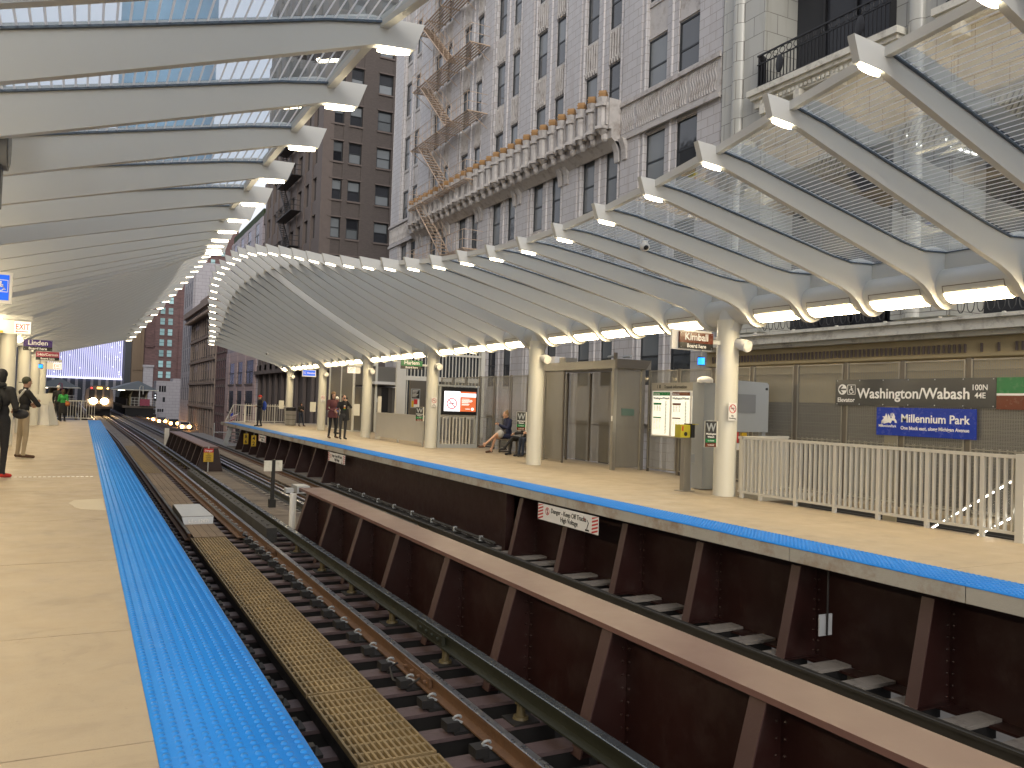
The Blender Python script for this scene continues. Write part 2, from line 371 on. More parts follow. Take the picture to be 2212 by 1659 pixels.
def bar(x0,y0,x1,y1,w):
    dx,dy = x1-x0,y1-y0; L = math.hypot(dx,dy); px,py = -dy/L*w/2, dx/L*w/2
    return [(x0-px,y0-py),(x1-px,y1-py),(x1+px,y1+py),(x0+px,y0+py)]
def wheelchair(m, face, O, s, mi, th=.002):
    """the access symbol inside a rounded frame, s = height"""
    for q in (bar(0,0,1,0,.05),bar(1,0,1,1,.05),bar(1,1,0,1,.05),bar(0,1,0,0,.05)): flat(face,O,[(a*s,b*s) for a,b in q],th,mi,m)
    for q in [disc(.08,.48,.82)]+ring(.20,.27,.47,.33,18,-250,60)+[bar(.47,.75,.47,.45,.10),bar(.45,.60,.66,.60,.07),bar(.45,.44,.68,.44,.09),bar(.66,.46,.76,.2,.08),bar(.74,.2,.84,.22,.06)]:
        flat(face,O,[(a*s,b*s) for a,b in q],th*1.2,mi,m)
def nosmoke(m, face, O, s, mi_r, mi_k, th=.002):
    flat(face,O,bar((-.55*s),0,(.5*s),0.05*s,.13*s),th,mi_k,m)
    flat(face,O,bar((.1*s),.15*s,(.45*s),.4*s,.05*s),th,mi_k,m)
    for q in ring(.78*s,.94*s,0,0,24): flat(face,O,q,th*1.5,mi_r,m)
    flat(face,O,bar(-.6*s,.6*s,.6*s,-.6*s,.14*s),th*2,mi_r,m)
g = MT
def bend(y): return -.0123*(y-50) if y > 50 else 0.0
# ================================================================== GROUND
M().box(-300,400,-60,700,-5.1,-4.9).build('street', g['asphalt'], kind='structure')
for x0,x1 in ((14.9,18.45),(-10.5,-7.2)):
    M().box(x0,x1,-40,148,-4.895,-4.78).build('sidewalk', g['sidewalk'], kind='structure')
# ================================================================== PLATFORMS
XL, XR = .965, 7.51
m = M(); jts = [-4,1.2,4.05,6.0,8.55,11.3,14.6,18.8,23.4,28.2,33,38,43,50.2]
for a,b in zip(jts[:-1],jts[1:]):
    m.box(-6.5, XL-.6115, a+.006, b-.006, -.14, 0)
m.box(-6.5,XL-.03,-4,50.2,-.30,-.145,1); m.box(XL-.03,XL,-4,50.2,-.16,-.012,1)
m.build('platform', [g['conc'],g['fascia']], kind='structure')
# irregular pale repair patch and expansion studs
pp = [(-.10,12.95),(-.04,12.72),(-.02,12.5),(.06,12.3),(.338,12.14),(.338,13.45),(.15,13.42),(-.03,13.34)]
M().ext([(x,y) for x,y in pp],'z',.001,.004).build('repair_patch', g['patch'], kind='structure')
m = M()
x = -6.0
while x < .30:
    m.ball((x,17.0,.0),(.03,.03,.011),0,10,4); x += .075
m.build('stud_row', g['signwhite'], smooth=True, label='row of small white studs crossing the left platform floor near the black hooded man', cat='floor studs')
m = M()
for a,b in ((-4,2.2),(2.2,5.6),(11.75,14.2),(14.2,18.7),(18.7,23.4),(23.4,28.3),(28.3,33.5),(33.5,39),(39,45),(45,52.4)): m.box(XR+.63,13.3,a+.004,b-.004,-.14,0)
m.box(XR+.63,10.98,5.604,8.6,-.14,0); m.box(XR+.63,10.98,8.608,11.746,-.14,0); m.box(12.62,13.3,5.6,11.75,-.14,0)
ff = [3.0,5.0,7.2,9.7,12.3,15.3,18.5,22,26,30,34.5,39.5,45,52.4]
for a,b in zip(ff[:-1],ff[1:]): m.box(XR-.0,XR+.60,a+.006,b-.006,-.17,-.012,1)
m.box(XR+.6,13.3,-4,3,-.3,-.145,1); m.box(XR+.6,10.95,3,52.4,-.3,-.145,1); m.box(XR,XR+.6,-4,3,-.17,-.012,1); m.box(10.95,13.3,12.2,52.4,-.3,-.145,1)
m.build('platform', [g['conc'],g['fascia']], kind='structure')
# tactile strips with truncated domes
def strip(x0, x1, y0, y1, near, far, seg0):
    m = M(); L = .61*2
    m.box(x0,x1,y0,y1,-.011,.004)
    y = y0+L
    while y < y1: m.box(x0,x1,y-.0015,y+.0015,.0041,.0046); y += L
    p = .061
    y = y0+p/2
    while y < far:
        n = 8 if y < near else 5
        step = p if y < near+8 else p
        for k in range(10):
            x = x0+p/2+k*p+.0
            if n == 8:
                b = len(m.v); r1,r2,h = .0135,.009,.0095
                for r,z in ((.0185,.0035),(.0135,.0115)):
                    for i in range(8):
                        a = math.pi*i/4; m.v.append((x+r*math.cos(a),y+r*math.sin(a),z))
                for i in range(8): m.f.append((b+i,b+(i+1)%8,b+8+(i+1)%8,b+8+i)); m.m.append(0)
                m.f.append(tuple(b+8+i for i in range(8))); m.m.append(0)
            else:
                b = len(m.v)
                for r,z in ((.0205,.0035),(.0135,.012)):
                    for i in range(4):
                        a = math.pi*(i+.5)/2; m.v.append((x+r*math.cos(a),y+r*math.sin(a),z))
                for i in range(4): m.f.append((b+i,b+(i+1)%4,b+4+(i+1)%4,b+4+i)); m.m.append(0)
                m.f.append((b+4,b+5,b+6,b+7)); m.m.append(0)
        y += step
    return m
strip(XL-.61,XL+.004,2.6,50.2,13,50,0).build('tactile_paving', g['blue'], kind='structure', smooth=30)
strip(XR-.004,XR+.61,3.2,50.9,13,34,0).build('tactile_paving', g['blue'], kind='structure', smooth=30)
# ================================================================== TRACKS
C1, C2 = 2.44, 6.06
def path(x, z, y0, y1, dx=0):
    ys = [y0]+[v for v in (50,60,70,80,95,110,130,160,200,260) if y0 < v < y1]+[y1]
    return [(x+bend(y), y, z) for y in ys]
def rail(x, y0, y1, zt, mats, w=.07, h=.16, label=None, group=None, cat='rail', name='rail'):
    prof = [(-.075,0),(.075,0),(.075,.016),(.012,.035),(.012,h-.045),(w/2,h-.035),(w/2,h-.006),(w/2-.008,h),(-w/2+.008,h),(-w/2,h-.006),(-w/2,h-.035),(-.012,h-.045),(-.012,.035),(-.075,.016)]
    m = M(); ps = path(x, zt-h, y0, y1); n = len(prof); b = 0
    for (px,py,pz) in ps:
        m.v += [(px+u,py,pz+v) for u,v in prof]
    for i in range(len(ps)-1):
        for k in range(n):
            m.f.append((i*n+k,i*n+(k+1)%n,(i+1)*n+(k+1)%n,(i+1)*n+k)); m.m.append(1 if k in (6,7,8) else 0)
    m.f.append(tuple(range(n-1,-1,-1))); m.m.append(0); e=(len(ps)-1)*n; m.f.append(tuple(e+k for k in range(n))); m.m.append(0)
    o = m.build(name, mats, label=label, cat=cat, group=group); return o
ra = rail(1.63,-4,240,-1.10,[g['oldrail'],g['rail_top']],label='running rail tucked under the edge of the left platform')
rb = rail(3.17,-4,240,-1.10,[g['rust'],g['rail_top']],w=.075,label='rust sided running rail with clips, between the ochre grating and the third rail')
t_ = rail(3.67,-4,240,-.95,[g['third'],g['thirdtop']],w=.10,h=.17,label='olive third rail raised on insulators beside the maroon girder',name='third_rail')
for yy in (15.2,7.9):
    j = M()
    j.box(3.12,3.15,yy-.35,yy+.35,-1.225,-1.135)
    for k in range(4): j.tube([(3.155,yy-.27+k*.18,-1.18),(3.085,yy-.27+k*.18,-1.18)],.018,6)
    j.build('joint_bar', g['rust'], parent=rb)
j = M(); j.box(3.60,3.645,8.4,9.15,-1.10,-.99)
for k in range(4): j.tube([(3.65,8.5+k*.17,-1.04),(3.575,8.5+k*.17,-1.04)],.02,6)
j.build('joint_bar', g['third'], parent=t_)
for (yy) in (8.05,15.3):
    M().tube([(3.08,yy+.3,-1.2),(2.98,yy+.25,-1.22),(2.93,yy,-1.27),(3.0,yy-.28,-1.25),(3.1,yy-.3,-1.18)],.012,6).build('bond_cable', g['dark'], parent=rb, smooth=True)
rail(5.33,-4,240,-1.10,[g['oldrail'],g['rail_top']],label='running rail of the far track hidden behind the central girder')
rail(6.84,-4,240,-1.09,[g['oldrail'],g['oldrail']],w=.075,label='dark running rail just in front of the girder under the right platform')
rail(4.83,-4,240,-.95,[g['third'],g['thirdtop']],w=.10,h=.17,label='third rail of the far track, close behind the central girder',name='third_rail')
for x in (1.95,2.92):
    rail(x,17.0,240,-1.11,[g['rust'],g['oldrail']],h=.13,w=.06,label='inner guard rail %s the timber walkway, ending at the near grating' % ('left of' if x<2.4 else 'right of'),name='guard_rail',group='guard rails')
for x in (5.55,6.62):
    rail(x,17.0,240,-1.11,[g['rust'],g['oldrail']],h=.13,w=.06,label='guard rail of the far track, %s of the pair' % ('left' if x<6 else 'right'),name='guard_rail',group='far guard rails')
# --- ties of the near track: steel-topped, with chair and clip
tie = thing('rail_tie',(0,0,0),'steel topped tie under the near track','rail tie','ties under the near track')
M().box(1.18,4.02,-.11,.11,-1.335,-1.302,1).box(1.2,4.0,-.055,.055,-1.50,-1.337,0).build('beam',[g['dark'],g['tie']],parent=tie)
for cx_, sx in ((1.63,1),(3.17,-1)):
    ch = M()
    ch.box(cx_-.20,cx_+.20,-.10,.10,-1.30,-1.275)
    for s2 in ((-1,) if sx < 0 else (1,)):
        if sx < 0: ch.box(cx_+s2*.20-.06,cx_+s2*.20+.06,-.07,.07,-1.275,-1.20)
        elif s2 > 0: ch.box(cx_+.09,cx_+.15,-.045,.045,-1.275,-1.22)
    co = ch.build('rail_chair',g['dark'],parent=tie)
    cl = M()
    for s2 in (sx,):
        pts = [(cx_+s2*.10,-.03,-1.225)]
        for a in range(0,271,45):
            t = math.radians(a); pts.append((cx_+s2*(.15+.035*math.sin(t)),-.03+.012*math.cos(t),-1.20+.04*(1-math.cos(t))/2*1.2))
        cl.tube(pts,.0115,6)
    if sx < 0: cl.build('clip',g['grey'] if sx<0 else g['grey_d'],parent=co,smooth=True)
p = .587; y0 = 3.74
tie.location = (0,y0,0); WL[tie.name] = Vector((0,y0,0))
for i in range(-5,79):
    if i == 0: continue
    dup(tie,(0,y0+p*i,0))
ty = thing('rail_tie',(0,3.87,0),'pale topped tie under the far track','rail tie','ties under the far track')
M().box(4.72,8.00,3.87-.115,3.87+.115,-1.34,-1.300,1).box(4.75,7.98,3.8,3.94,-1.5,-1.342,0).build('beam',[g['dark'],g['tie2']],parent=ty)
for i in range(-4,79):
    if i == 0: continue
    dup(ty,(0,3.87+p*i,0))
m = M()
y = 50.5
while y < 190:
    b_ = bend(y)
    m.box(1.2+b_,4.0+b_,y-.1,y+.1,-1.34,-1.30); m.box(4.7+b_,7.4+b_,y-.1,y+.1,-1.34,-1.30); y += .587
m.build('far_ties', g['tie'], label='ties of both tracks running on beyond the platforms', cat='rail ties', kind='stuff')
# third rail insulators
ins = thing('insulator_post',(3.67,0,0),'ochre insulator post holding up the third rail','insulator','insulator posts under the third rail')
M().box(3.54,3.80,-.13,.13,-1.302,-1.285).build('base_plate',g['dark'],parent=ins)
M().tube([(3.67,0,-1.285),(3.67,0,-1.262),(3.67,0,-1.26),(3.67,0,-1.15),(3.67,0,-1.148),(3.67,0,-1.121)],[.075,.07,.042,.038,.06,.055],14).build('post',g['insul'],parent=ins,smooth=35)
first = True
for yy in [6.68,8.44,10.2,12.0,13.7,15.5,30.8,32.5,34.3,36,37.8,39.5,41.3,43,44.8,46.5]:
    if first: ins.location=(3.67,yy,0); WL[ins.name]=Vector((3.67,yy,0)); first=False
    else: dup(ins,(3.67,yy,0))
# ochre gratings: lattice panels
def grating(y0, y1, zt=-1.15):
    m = M(); x0,x1 = 1.95,2.56; n = 12
    for k in range(n+1):
        x = x0+(x1-x0)*k/n; m.box(x-.010,x+.010,y0+.01,y1-.01,zt-.045,zt)
    k = int((y1-y0)/.165)
    for i in range(k+1):
        y = y0+.02+(y1-y0-.04)*i/k; m.box(x0-.012,x1+.012,y-.013,y+.013,zt-.042,zt-.004)
    return m
gy = [3.6,6.0,7.60,11.15,16.72]
gl = ['nearest ochre grating panel at the foot of the picture','second ochre grating panel from the camera','long third ochre grating panel','fourth ochre grating panel, ending at the timber walkway']
for (a,b),lb in zip(zip(gy[:-1],gy[1:]),gl):
    grating(a+.015,b-.015).build('walkway_grating',g['grate'],label=lb,cat='grating')
for a,b,lb in ((30.8,36,'nearer part of the ochre grating beside the far girder'),(36,46.5,'farther part of the ochre grating beside the far girder')):
    grating(a,b).build('walkway_grating',g['grate'],label=lb,cat='grating')
m = M()
for x in (1.97,2.55): m.box(x-.03,x+.03,3.6,16.7,-1.30,-1.20)
m.build('grating_bearer',g['dark'],label='dark bearers under the ochre gratings',cat='bearer')
for k in range(4):
    xx = 2.015+k*.148
    m = M()
    for a,b in ((16.8,20.9),(20.92,25.1),(25.12,30.7)): m.box(xx,xx+.138,a,b,-1.20,-1.155)
    m.build('walkway_plank',g['plank'],label='%s plank of the brown timber walkway between the rails' % ['leftmost','second','third','rightmost'][k],cat='plank')
m = M()
for k in range(4):
    xx = 2.015+k*.148; ps = path(xx,0,46.6,150)
    for (p1,p2) in zip(ps[:-1],ps[1:]): m.ext([(p1[0],p1[1]),(p1[0]+.138,p1[1]),(p2[0]+.138,p2[1]),(p2[0],p2[1])],'z',-1.2,-1.16)
m.build('far_walkway',g['deck'],label='grey walkway between the rails beyond the platforms',cat='walkway')
# timber block beside the third rail and plank decks between the tracks
m = M(); m.box(3.32,3.52,16.6,30.3,-1.28,-1.0)
for i in range(23): m.tube([(3.42,17+i*.58,-1.0),(3.42,17+i*.58,-.985)],.03,8)
m.build('guard_timber',g['timber'],label='long dark bolted timber beam left of the third rail',cat='timber')
def deck(x0,x1,y0,y1,z,lb):
    m = M(); y = y0
    while y < y1:
        w = .14; m.box(x0+random.uniform(-.012,.012)+bend(y),x1+random.uniform(-.012,.012)+bend(y),y,y+w-.012,z-.05,z+random.uniform(-.003,.003)); y += w
    m.build('plank_deck',g['deck'],label=lb,cat='deck')
deck(3.95,4.66,17.3,31.1,-1.15,'weathered plank deck between the two central girders')
deck(3.95,4.60,44.4,150,-1.18,'grey plank deck between the tracks beyond the far girder')
deck(5.85,6.35,17.5,50,-1.16,'narrow plank walk in the middle of the far track')
m = M(); ps = path(8.9,0,52,180)
for (p1,p2) in zip(ps[:-1],ps[1:]): m.ext([(p1[0]-1.95,p1[1]),(p1[0]-1.75,p1[1]),(p2[0]-1.75,p2[1]),(p2[0]-1.95,p2[1])],'z',-2.1,-1.5)
m.build('outer_girder',g['dark'],label='dark outer girder of the viaduct beyond the right platform',cat='girder')
m = M(); ps = path(.4,0,50.4,180)
for (p1,p2) in zip(ps[:-1],ps[1:]): m.ext([(p1[0]-.2,p1[1]),(p1[0],p1[1]),(p2[0],p2[1]),(p2[0]-.2,p2[1])],'z',-2.0,-1.0)
m.build('outer_girder',g['dark'],label='dark outer girder of the viaduct beyond the left platform',cat='girder')
# viaduct underside
for yy in range(-1,190,12):
    b_ = bend(yy)
    xr_ = 8.4 if yy < 50 else 7.1
    o = M().box(.3+b_,xr_+b_,yy-.25,yy+.25,-2.2,-1.56).box(.6+b_,1.1+b_,yy-.22,yy+.22,-5.7,-2.2).box(xr_-.8+b_,xr_-.3+b_,yy-.22,yy+.22,-5.7,-2.2)
    if yy in (-1,): bent = o.build('viaduct_bent',g['maroon'],label='maroon steel bent carrying the tracks over the street',cat='viaduct bent',group='bents under the viaduct')
    else: o.build('viaduct_bent',g['maroon'],label='maroon steel bent carrying the tracks over the street',cat='viaduct bent',group='bents under the viaduct')
for x in (1.7,3.17,5.33,6.84):
    m = M(); m.box(x-.12,x+.12,-4,50,-2.1,-1.52); m.build('stringer',g['dark'],label='dark stringer under a rail',cat='stringer',group='stringers under the rails')
# --- girders with gusset stiffeners
def girder(name, xt0, xt1, web, y0, y1, zt, zb, gus, side, lb, topmat, tslope, gw=.15, ends=True):
    """side -1: gussets reach towards smaller x; tslope = (x at top, x at bottom)"""
    T = thing(name,(web,y0,zb),lb,'girder')
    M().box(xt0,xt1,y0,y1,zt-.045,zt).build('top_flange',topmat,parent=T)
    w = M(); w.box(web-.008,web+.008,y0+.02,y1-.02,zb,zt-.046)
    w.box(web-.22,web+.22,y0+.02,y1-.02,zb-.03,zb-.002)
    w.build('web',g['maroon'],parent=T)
    for yy in gus:
        q = M(); xa, xb = tslope; zt2 = zt-.05
        q.ext([(web,zt2),(xa,zt2),(xb,zb),(web,zb)],'y',yy-.006,yy+.006)
        d = Vector((xb-xa,0,zb-zt2)).normalized()
        nx = side*.014
        q.ext([(xa,zt2),(xa+nx,zt2),(xb+nx,zb),(xb,zb)],'y',yy-gw/2,yy+gw/2,1)
        q.box(min(web,web-side*-.06),max(web,web-side*-.06),yy-.09,yy-.0065,zb,zt2) if False else None
        # rivets on the leg angles
        for r in range(9):
            z = zb+.06+(zt2-zb-.12)*r/8
            for s in (-1,1):
                q.ball((web+side*.012,yy+s*.05,z),(.014,.014,.014),0,6,4)
            xx = web+side*.05
            q.ball((xx,yy-.01,z),(.014,.012,.014),0,6,4)
        # foot angle
        q.box(min(web,xb),max(web,xb),yy-.07,yy-.0065,zb,zb+.012)
        q.build('stiffener',[g['maroon'],g['maroon_edge']],parent=T)
    return T
gs = [2.4,4.15,5.93,7.68,9.42,11.22,12.95,14.7,16.5]
girder('plate_girder',4.05,4.53,4.29,-4,17.15,-.28,-1.36,gs,-1,'big maroon riveted girder with a sheen-tinted top running between the tracks in the foreground',g['maroon_top'],(4.09,3.80),.15)
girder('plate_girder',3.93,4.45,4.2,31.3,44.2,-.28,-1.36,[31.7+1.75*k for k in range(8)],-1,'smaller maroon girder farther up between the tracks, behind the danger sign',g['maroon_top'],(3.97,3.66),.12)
M().ext([(3.95,-.33),(4.43,-.33),(4.66,-1.36),(3.66,-1.36)],'y',31.26,31.30).build('end_plate',g['maroon'],parent=bpy.data.objects['plate_girder.001'])
gr = [2.0,3.76,5.5,7.24,8.97,10.75,12.45,14.2]
girder('plate_girder',7.72,8.3,8.02,-4,14.7,-.19,-1.33,gr,-1,'maroon girder with slanted stiffeners below the near end of the right platform',g['maroon'],(7.68,7.44),.14)
girder('plate_girder',7.75,8.3,8.02,27.5,47.5,-.19,-1.33,[28.2+2.0*k for k in range(10)],-1,'dark girder with thin stiffeners below the far end of the right platform',g['maroon'],(7.70,7.40),.10)
M().box(7.66,7.72,14.75,27.4,-1.5,-.19).box(7.6,7.78,14.72,14.86,-1.5,-.19).build('plate_girder',g['maroon'],label='plain smooth dark girder section in the middle of the right platform edge',cat='girder')
M().box(8.0,8.06,14.4,27.8,-1.5,-.19).build('plate_girder',g['maroon'],label='recessed web plate behind the plain girder section',cat='girder')
M().box(.2,.7,-4,50,-2.0,-.31).build('plate_girder',g['maroon'],label='girder under the edge of the left platform',cat='girder')
# conduit shelf in front of the plain section
m = M(); m.box(7.12,7.6,15,27.3,-1.38,-1.30); m.tube([(7.5,15,-1.22),(7.5,27.3,-1.22)],.03,8)
for k in range(9): m.box(7.46,7.54,15.6+k*1.35,15.65+k*1.35,-1.28,-1.17,1)
m.build('cable_trough',[g['timber'],g['grey']],label='grey cable trough with clamps in front of the plain girder',cat='cable trough')
# ================================================================== CANOPIES
RT = [(6.1,4.82),(6.29,4.74),(6.46,4.63),(6.58,4.49),(6.66,4.37),(6.74,4.28),(6.77,4.22),(6.78,4.21),(6.77,4.26),(6.72,4.34),(6.63,4.42),(6.51,4.53),(6.38,4.68),(6.23,4.86),(6.08,5.05),(5.92,5.26),(5.76,5.49),(5.61,5.74),(5.48,5.98),(5.33,6.2),(5.2,6.38),(5.09,6.53),(5.01,6.64),(4.96,6.69),(4.93,6.70),(4.91,6.68),(4.91,6.63),(4.96,6.55),(5.03,6.43),(5.15,6.28),(5.29,6.11),(5.45,5.9),(5.62,5.7),(5.79,5.48),(5.97,5.25),(6.14,5.02),(6.31,4.82),(6.46,4.65),(6.59,4.51)]
CX = [6.42,6.5,6.58,6.66,6.70,6.74,6.76,6.77,6.76,6.75,6.72,6.68,6.63,6.58,6.52,6.45,6.39,6.33,6.27,6.21,6.15,6.09,6.04,6.0,5.95,5.91,5.9,5.91,5.95,6.0,6.08,6.17,6.27,6.37,6.47,6.56,6.65,6.72,6.77]
def ext_near(i):   # ribs nearer than the list (behind and beside the camera)
    k = -i; return (6.1-.14*k, 4.82+.05*k), 6.42-.07*k
LMEAS = {2:(2.15,4.42),3:(2.05,4.31),4:(1.99,4.23),5:(1.93,4.15),6:(1.92,4.11),7:(1.93,4.12),8:(1.96,4.17),9:(2.02,4.24),10:(2.11,4.34),11:(2.24,4.47),12:(2.37,4.61),
 22:(3.82,6.6),23:(3.87,6.66),24:(3.90,6.66),25:(3.90,6.63),26:(3.89,6.59),27:(3.84,6.52),28:(3.76,6.41),29:(3.65,6.26),30:(3.52,6.09),31:(3.36,5.9),32:(3.2,5.68),33:(3.03,5.45),34:(2.86,5.21),35:(2.68,4.99),36:(2.51,4.79),37:(2.36,4.6),38:(2.22,4.46)}
MX = 8.81
def bez(a, b, c, n):
    return [((1-t)**2*a[0]+2*t*(1-t)*b[0]+t*t*c[0], (1-t)**2*a[1]+2*t*(1-t)*b[1]+t*t*c[1]) for t in [k/n for k in range(n+1)]]
TX, TZ, TR = 10.92, 3.47, .25
def rib_profile(T, xc, zo=0, left=False):
    Tx, Tz = T
    P0 = (10.22,3.535+zo)
    mid = ((P0[0]+Tx)/2, (P0[1]+Tz)/2)
    base_z = P0[1]+.26*(P0[0]-mid[0])
    C = (mid[0]+.15, .60*mid[1]+.40*base_z)
    bot = bez(P0, C, (Tx+.17,Tz+.012), 12)
    lip = (Tx-.17, Tz+.0+.04)
    arc = [(TX+.335*math.cos(math.radians(a)), TZ+.335*math.sin(math.radians(a))) for a in range(30,-131,-16)]
    throat = [(10.58,3.34+zo*.5),(10.42,3.45+zo)]
    top = []
    for i,(x,z) in enumerate(bot):
        t = i/12; d = .43-.19*t
        if i < 12: dx, dz = bot[i+1][0]-x, bot[i+1][1]-z
        L = math.hypot(dx,dz); top.append((x+dz/L*d, z-dx/L*d))
    top = [(x,z) for x,z in top if x > Tx+.0]
    ttop = [(10.98,3.98),(10.6,4.02)]+top
    fin = (Tx-.25, Tz+.26+.03*(Tz-4.2))
    poly = arc+throat+bot+[lip, fin]+list(reversed(ttop))+[(11.18,3.75)]
    return poly, ttop, bot
def canopy(side, i0, label):
    mir = (lambda x: MX-x) if side < 0 else (lambda x: x)
    tx = mir(TX); root = thing('platform_canopy',(tx,24,3.4),label,'canopy')
    tb = M(); tb.tube([(tx,3.984+1.2333*i0-.6,TZ),(tx,51.1,TZ)],TR,28).build('ridge_tube',g['white'],parent=root,smooth=True)
    tube_o = root.children[-1]
    tops = {}
    for i in range(i0,39):
        if i < 0: T, xc = ext_near(i)
        else: T, xc = RT[i], CX[i]
        if side < 0:
            if i in LMEAS: T = (MX-LMEAS[i][0], LMEAS[i][1])
            elif i > 12: T = (T[0]-.03, T[1]-.05)
            else: T = (T[0]+.07, T[1]-.22)
            xc = max(xc-.02, T[0]+.12)
        Y = 3.984+1.2333*i
        zo = 0
        if side < 0 and i < 16: zo = -.22*min(1,(16-i)/6)
        poly, top, bot = rib_profile(T, xc, zo, side < 0 and i < 16); tops[i] = (top, xc)
        pl = [(mir(x),z) for x,z in poly]
        if side > 0: pl = pl[::-1]
        r = M().ext(pl,'y',Y-.040,Y+.040)
        ro = r.build('rib',g['white'],parent=root,smooth=32)
        # lamp under the tip
        l = M(); ux, uz = -.985, .17
        cxp = [( .14*math.cos(a)*(1), .036*math.sin(a)) for a in [2*math.pi*k/20 for k in range(20)]]
        sl = (bot[-1][1]-bot[-3][1])/(bot[-1][0]-bot[-3][0]); sl = max(-.6,min(0,sl))*.35
        vs = [(mir(T[0]+a+.0), Y+b, T[1]+.008+a*sl) for a,b in cxp]; vs2 = [(x,y,z-.016) for x,y,z in vs]
        k = 20
        l.add(vs+vs2,[tuple(range(k,2*k)),tuple(range(k-1,-1,-1))]+[(j,(j+1)%k,k+(j+1)%k,k+j) for j in range(k)],0)
        l.build('tip_lamp',g['tip'],parent=ro)
        # tube lamp in the bay after this rib (none over a column)
        if i < 38:
            ym = Y+1.2333/2+.03
            if min(abs(ym-.03-(12+7.4*c)) for c in range(-3,6)) > .3 or True:
                col_bay = min(abs(ym-(12.03+7.4*c)) for c in range(-3,6)) < .3
                if not col_bay:
                    q = M(); L = .44
                    a0, a1 = (-147,-92)
                    arc = [(TX+(TR+.007)*math.cos(math.radians(a)), TZ+(TR+.007)*math.sin(math.radians(a))) for a in range(a0,a1+1,11)]
                    for (p1,p2) in zip(arc[:-1],arc[1:]):
                        q.quad((mir(p1[0]),ym-L,p1[1]),(mir(p2[0]),ym-L,p2[1]),(mir(p2[0]),ym+L,p2[1]),(mir(p1[0]),ym+L,p1[1]))
                    lo = q.build('tube_lamp',g['lamp'],parent=tube_o)
                    q = M()   # thin dark seam round the hatch
                    for a in (-172,):
                        x,z = TX+(TR+.004)*math.cos(math.radians(a)), TZ+(TR+.004)*math.sin(math.radians(a))
                        q.tube([(mir(x),ym-L,z),(mir(x),ym+L,z)],.006,4)
                    for yy in (ym-L,ym+L):
                        q.tube([(mir(TX+(TR+.004)*math.cos(math.radians(a))),yy,TZ+(TR+.004)*math.sin(math.radians(a))) for a in range(-172,-147,6)],.005,4)
                    q.build('hatch_seam',g['lensrim'],parent=lo)
    # glass, edge beam and gutter plate between ribs
    for i in range(i0,38):
        (ta,xa),(tb_,xb) = tops[i],tops[i+1]; Ya = 3.984+1.2333*i+.041; Yb = 3.984+1.2333*(i+1)-.041
        def at(top, x):
            pts = sorted(top)
            for p1,p2 in zip(pts[:-1],pts[1:]):
                if p1[0] <= x <= p2[0]: return p1[1]+(p2[1]-p1[1])*(x-p1[0])/max(1e-6,(p2[0]-p1[0]))
            return pts[0][1] if x < pts[0][0] else pts[-1][1]
        n = 9; gm = M(); fr = M()
        q0s = [(mir(xa),Ya,at(ta,xa)-.03),(mir(xb),Yb,at(tb_,xb)-.03)]
        for k in range(n):
            q = []
            for (tt,xc,Yq) in ((ta,xa,Ya),(tb_,xb,Yb)):
                x1 = xc+(10.86-xc)*k/n; x2 = xc+(10.86-xc)*(k+1)/n
                q.append(((mir(x1),Yq,at(tt,x1)-.03),(mir(x2),Yq,at(tt,x2)-.03)))
            if not (i == 21 and side > 0):
                gm.quad(q[0][0],q[0][1],q[1][1],q[1][0]) if side > 0 else gm.quad(q[0][0],q[1][0],q[1][1],q[0][1])
            for (p1,p2),s in ((q[0],1),(q[1],-1)):
                o_ = .03*s
                fr.add([(p1[0],p1[1],p1[2]-.02),(p1[0],p1[1]+o_,p1[2]-.02),(p1[0],p1[1]+o_,p1[2]-.003),(p1[0],p1[1],p1[2]-.003),
                        (p2[0],p2[1],p2[2]-.02),(p2[0],p2[1]+o_,p2[2]-.02),(p2[0],p2[1]+o_,p2[2]-.003),(p2[0],p2[1],p2[2]-.003)],
                       [(0,4,5,1),(1,5,6,2),(2,6,7,3),(3,7,4,0)])
        for (pa,pb) in ((q0s[0],q0s[1]),(q[0][1],q[1][1])):
            fr.tube([(pa[0],pa[1],pa[2]-.012),(pb[0],pb[1],pb[2]-.012)],.01,4)
        if gm.f: go = gm.build('glass_pane',g['cglass'],parent=root)
        else: go = root
        fr.build('gasket',g['gasket'],parent=go)
        za, zb = at(ta,xa), at(tb_,xb); e = M()
        def sec(x,Y,z): return [(mir(x-.055),Y,z-.085),(mir(x+.015),Y,z-.085),(mir(x+.015),Y,z+.01),(mir(x-.055),Y,z+.01)]
        v = sec(xa,Ya-.001,za)+sec(xb,Yb+.001,zb)
        e.add(v,[(0,1,5,4),(1,2,6,5),(2,3,7,6),(3,0,4,7)]).build('edge_beam',g['white'],parent=root)
        e = M(); z1 = 3.98; 
        e.add([(mir(10.87),Ya,z1-.02),(mir(10.93),Ya,z1-.02),(mir(10.93),Ya,TZ+.2),(mir(10.87),Ya,TZ+.2),(mir(10.87),Yb,z1-.02),(mir(10.93),Yb,z1-.02),(mir(10.93),Yb,TZ+.2),(mir(10.87),Yb,TZ+.2)],
              [(0,3,7,4),(1,5,6,2),(0,4,5,1),(3,2,6,7)]).build('gutter_plate',g['white'],parent=root)
    return root
canR = canopy(1,-4,'white ribbed steel and glass canopy rising like a wave over the right platform')
canL = canopy(-1,-3,'white ribbed steel and glass canopy overhead on the left, sweeping out over the near track')
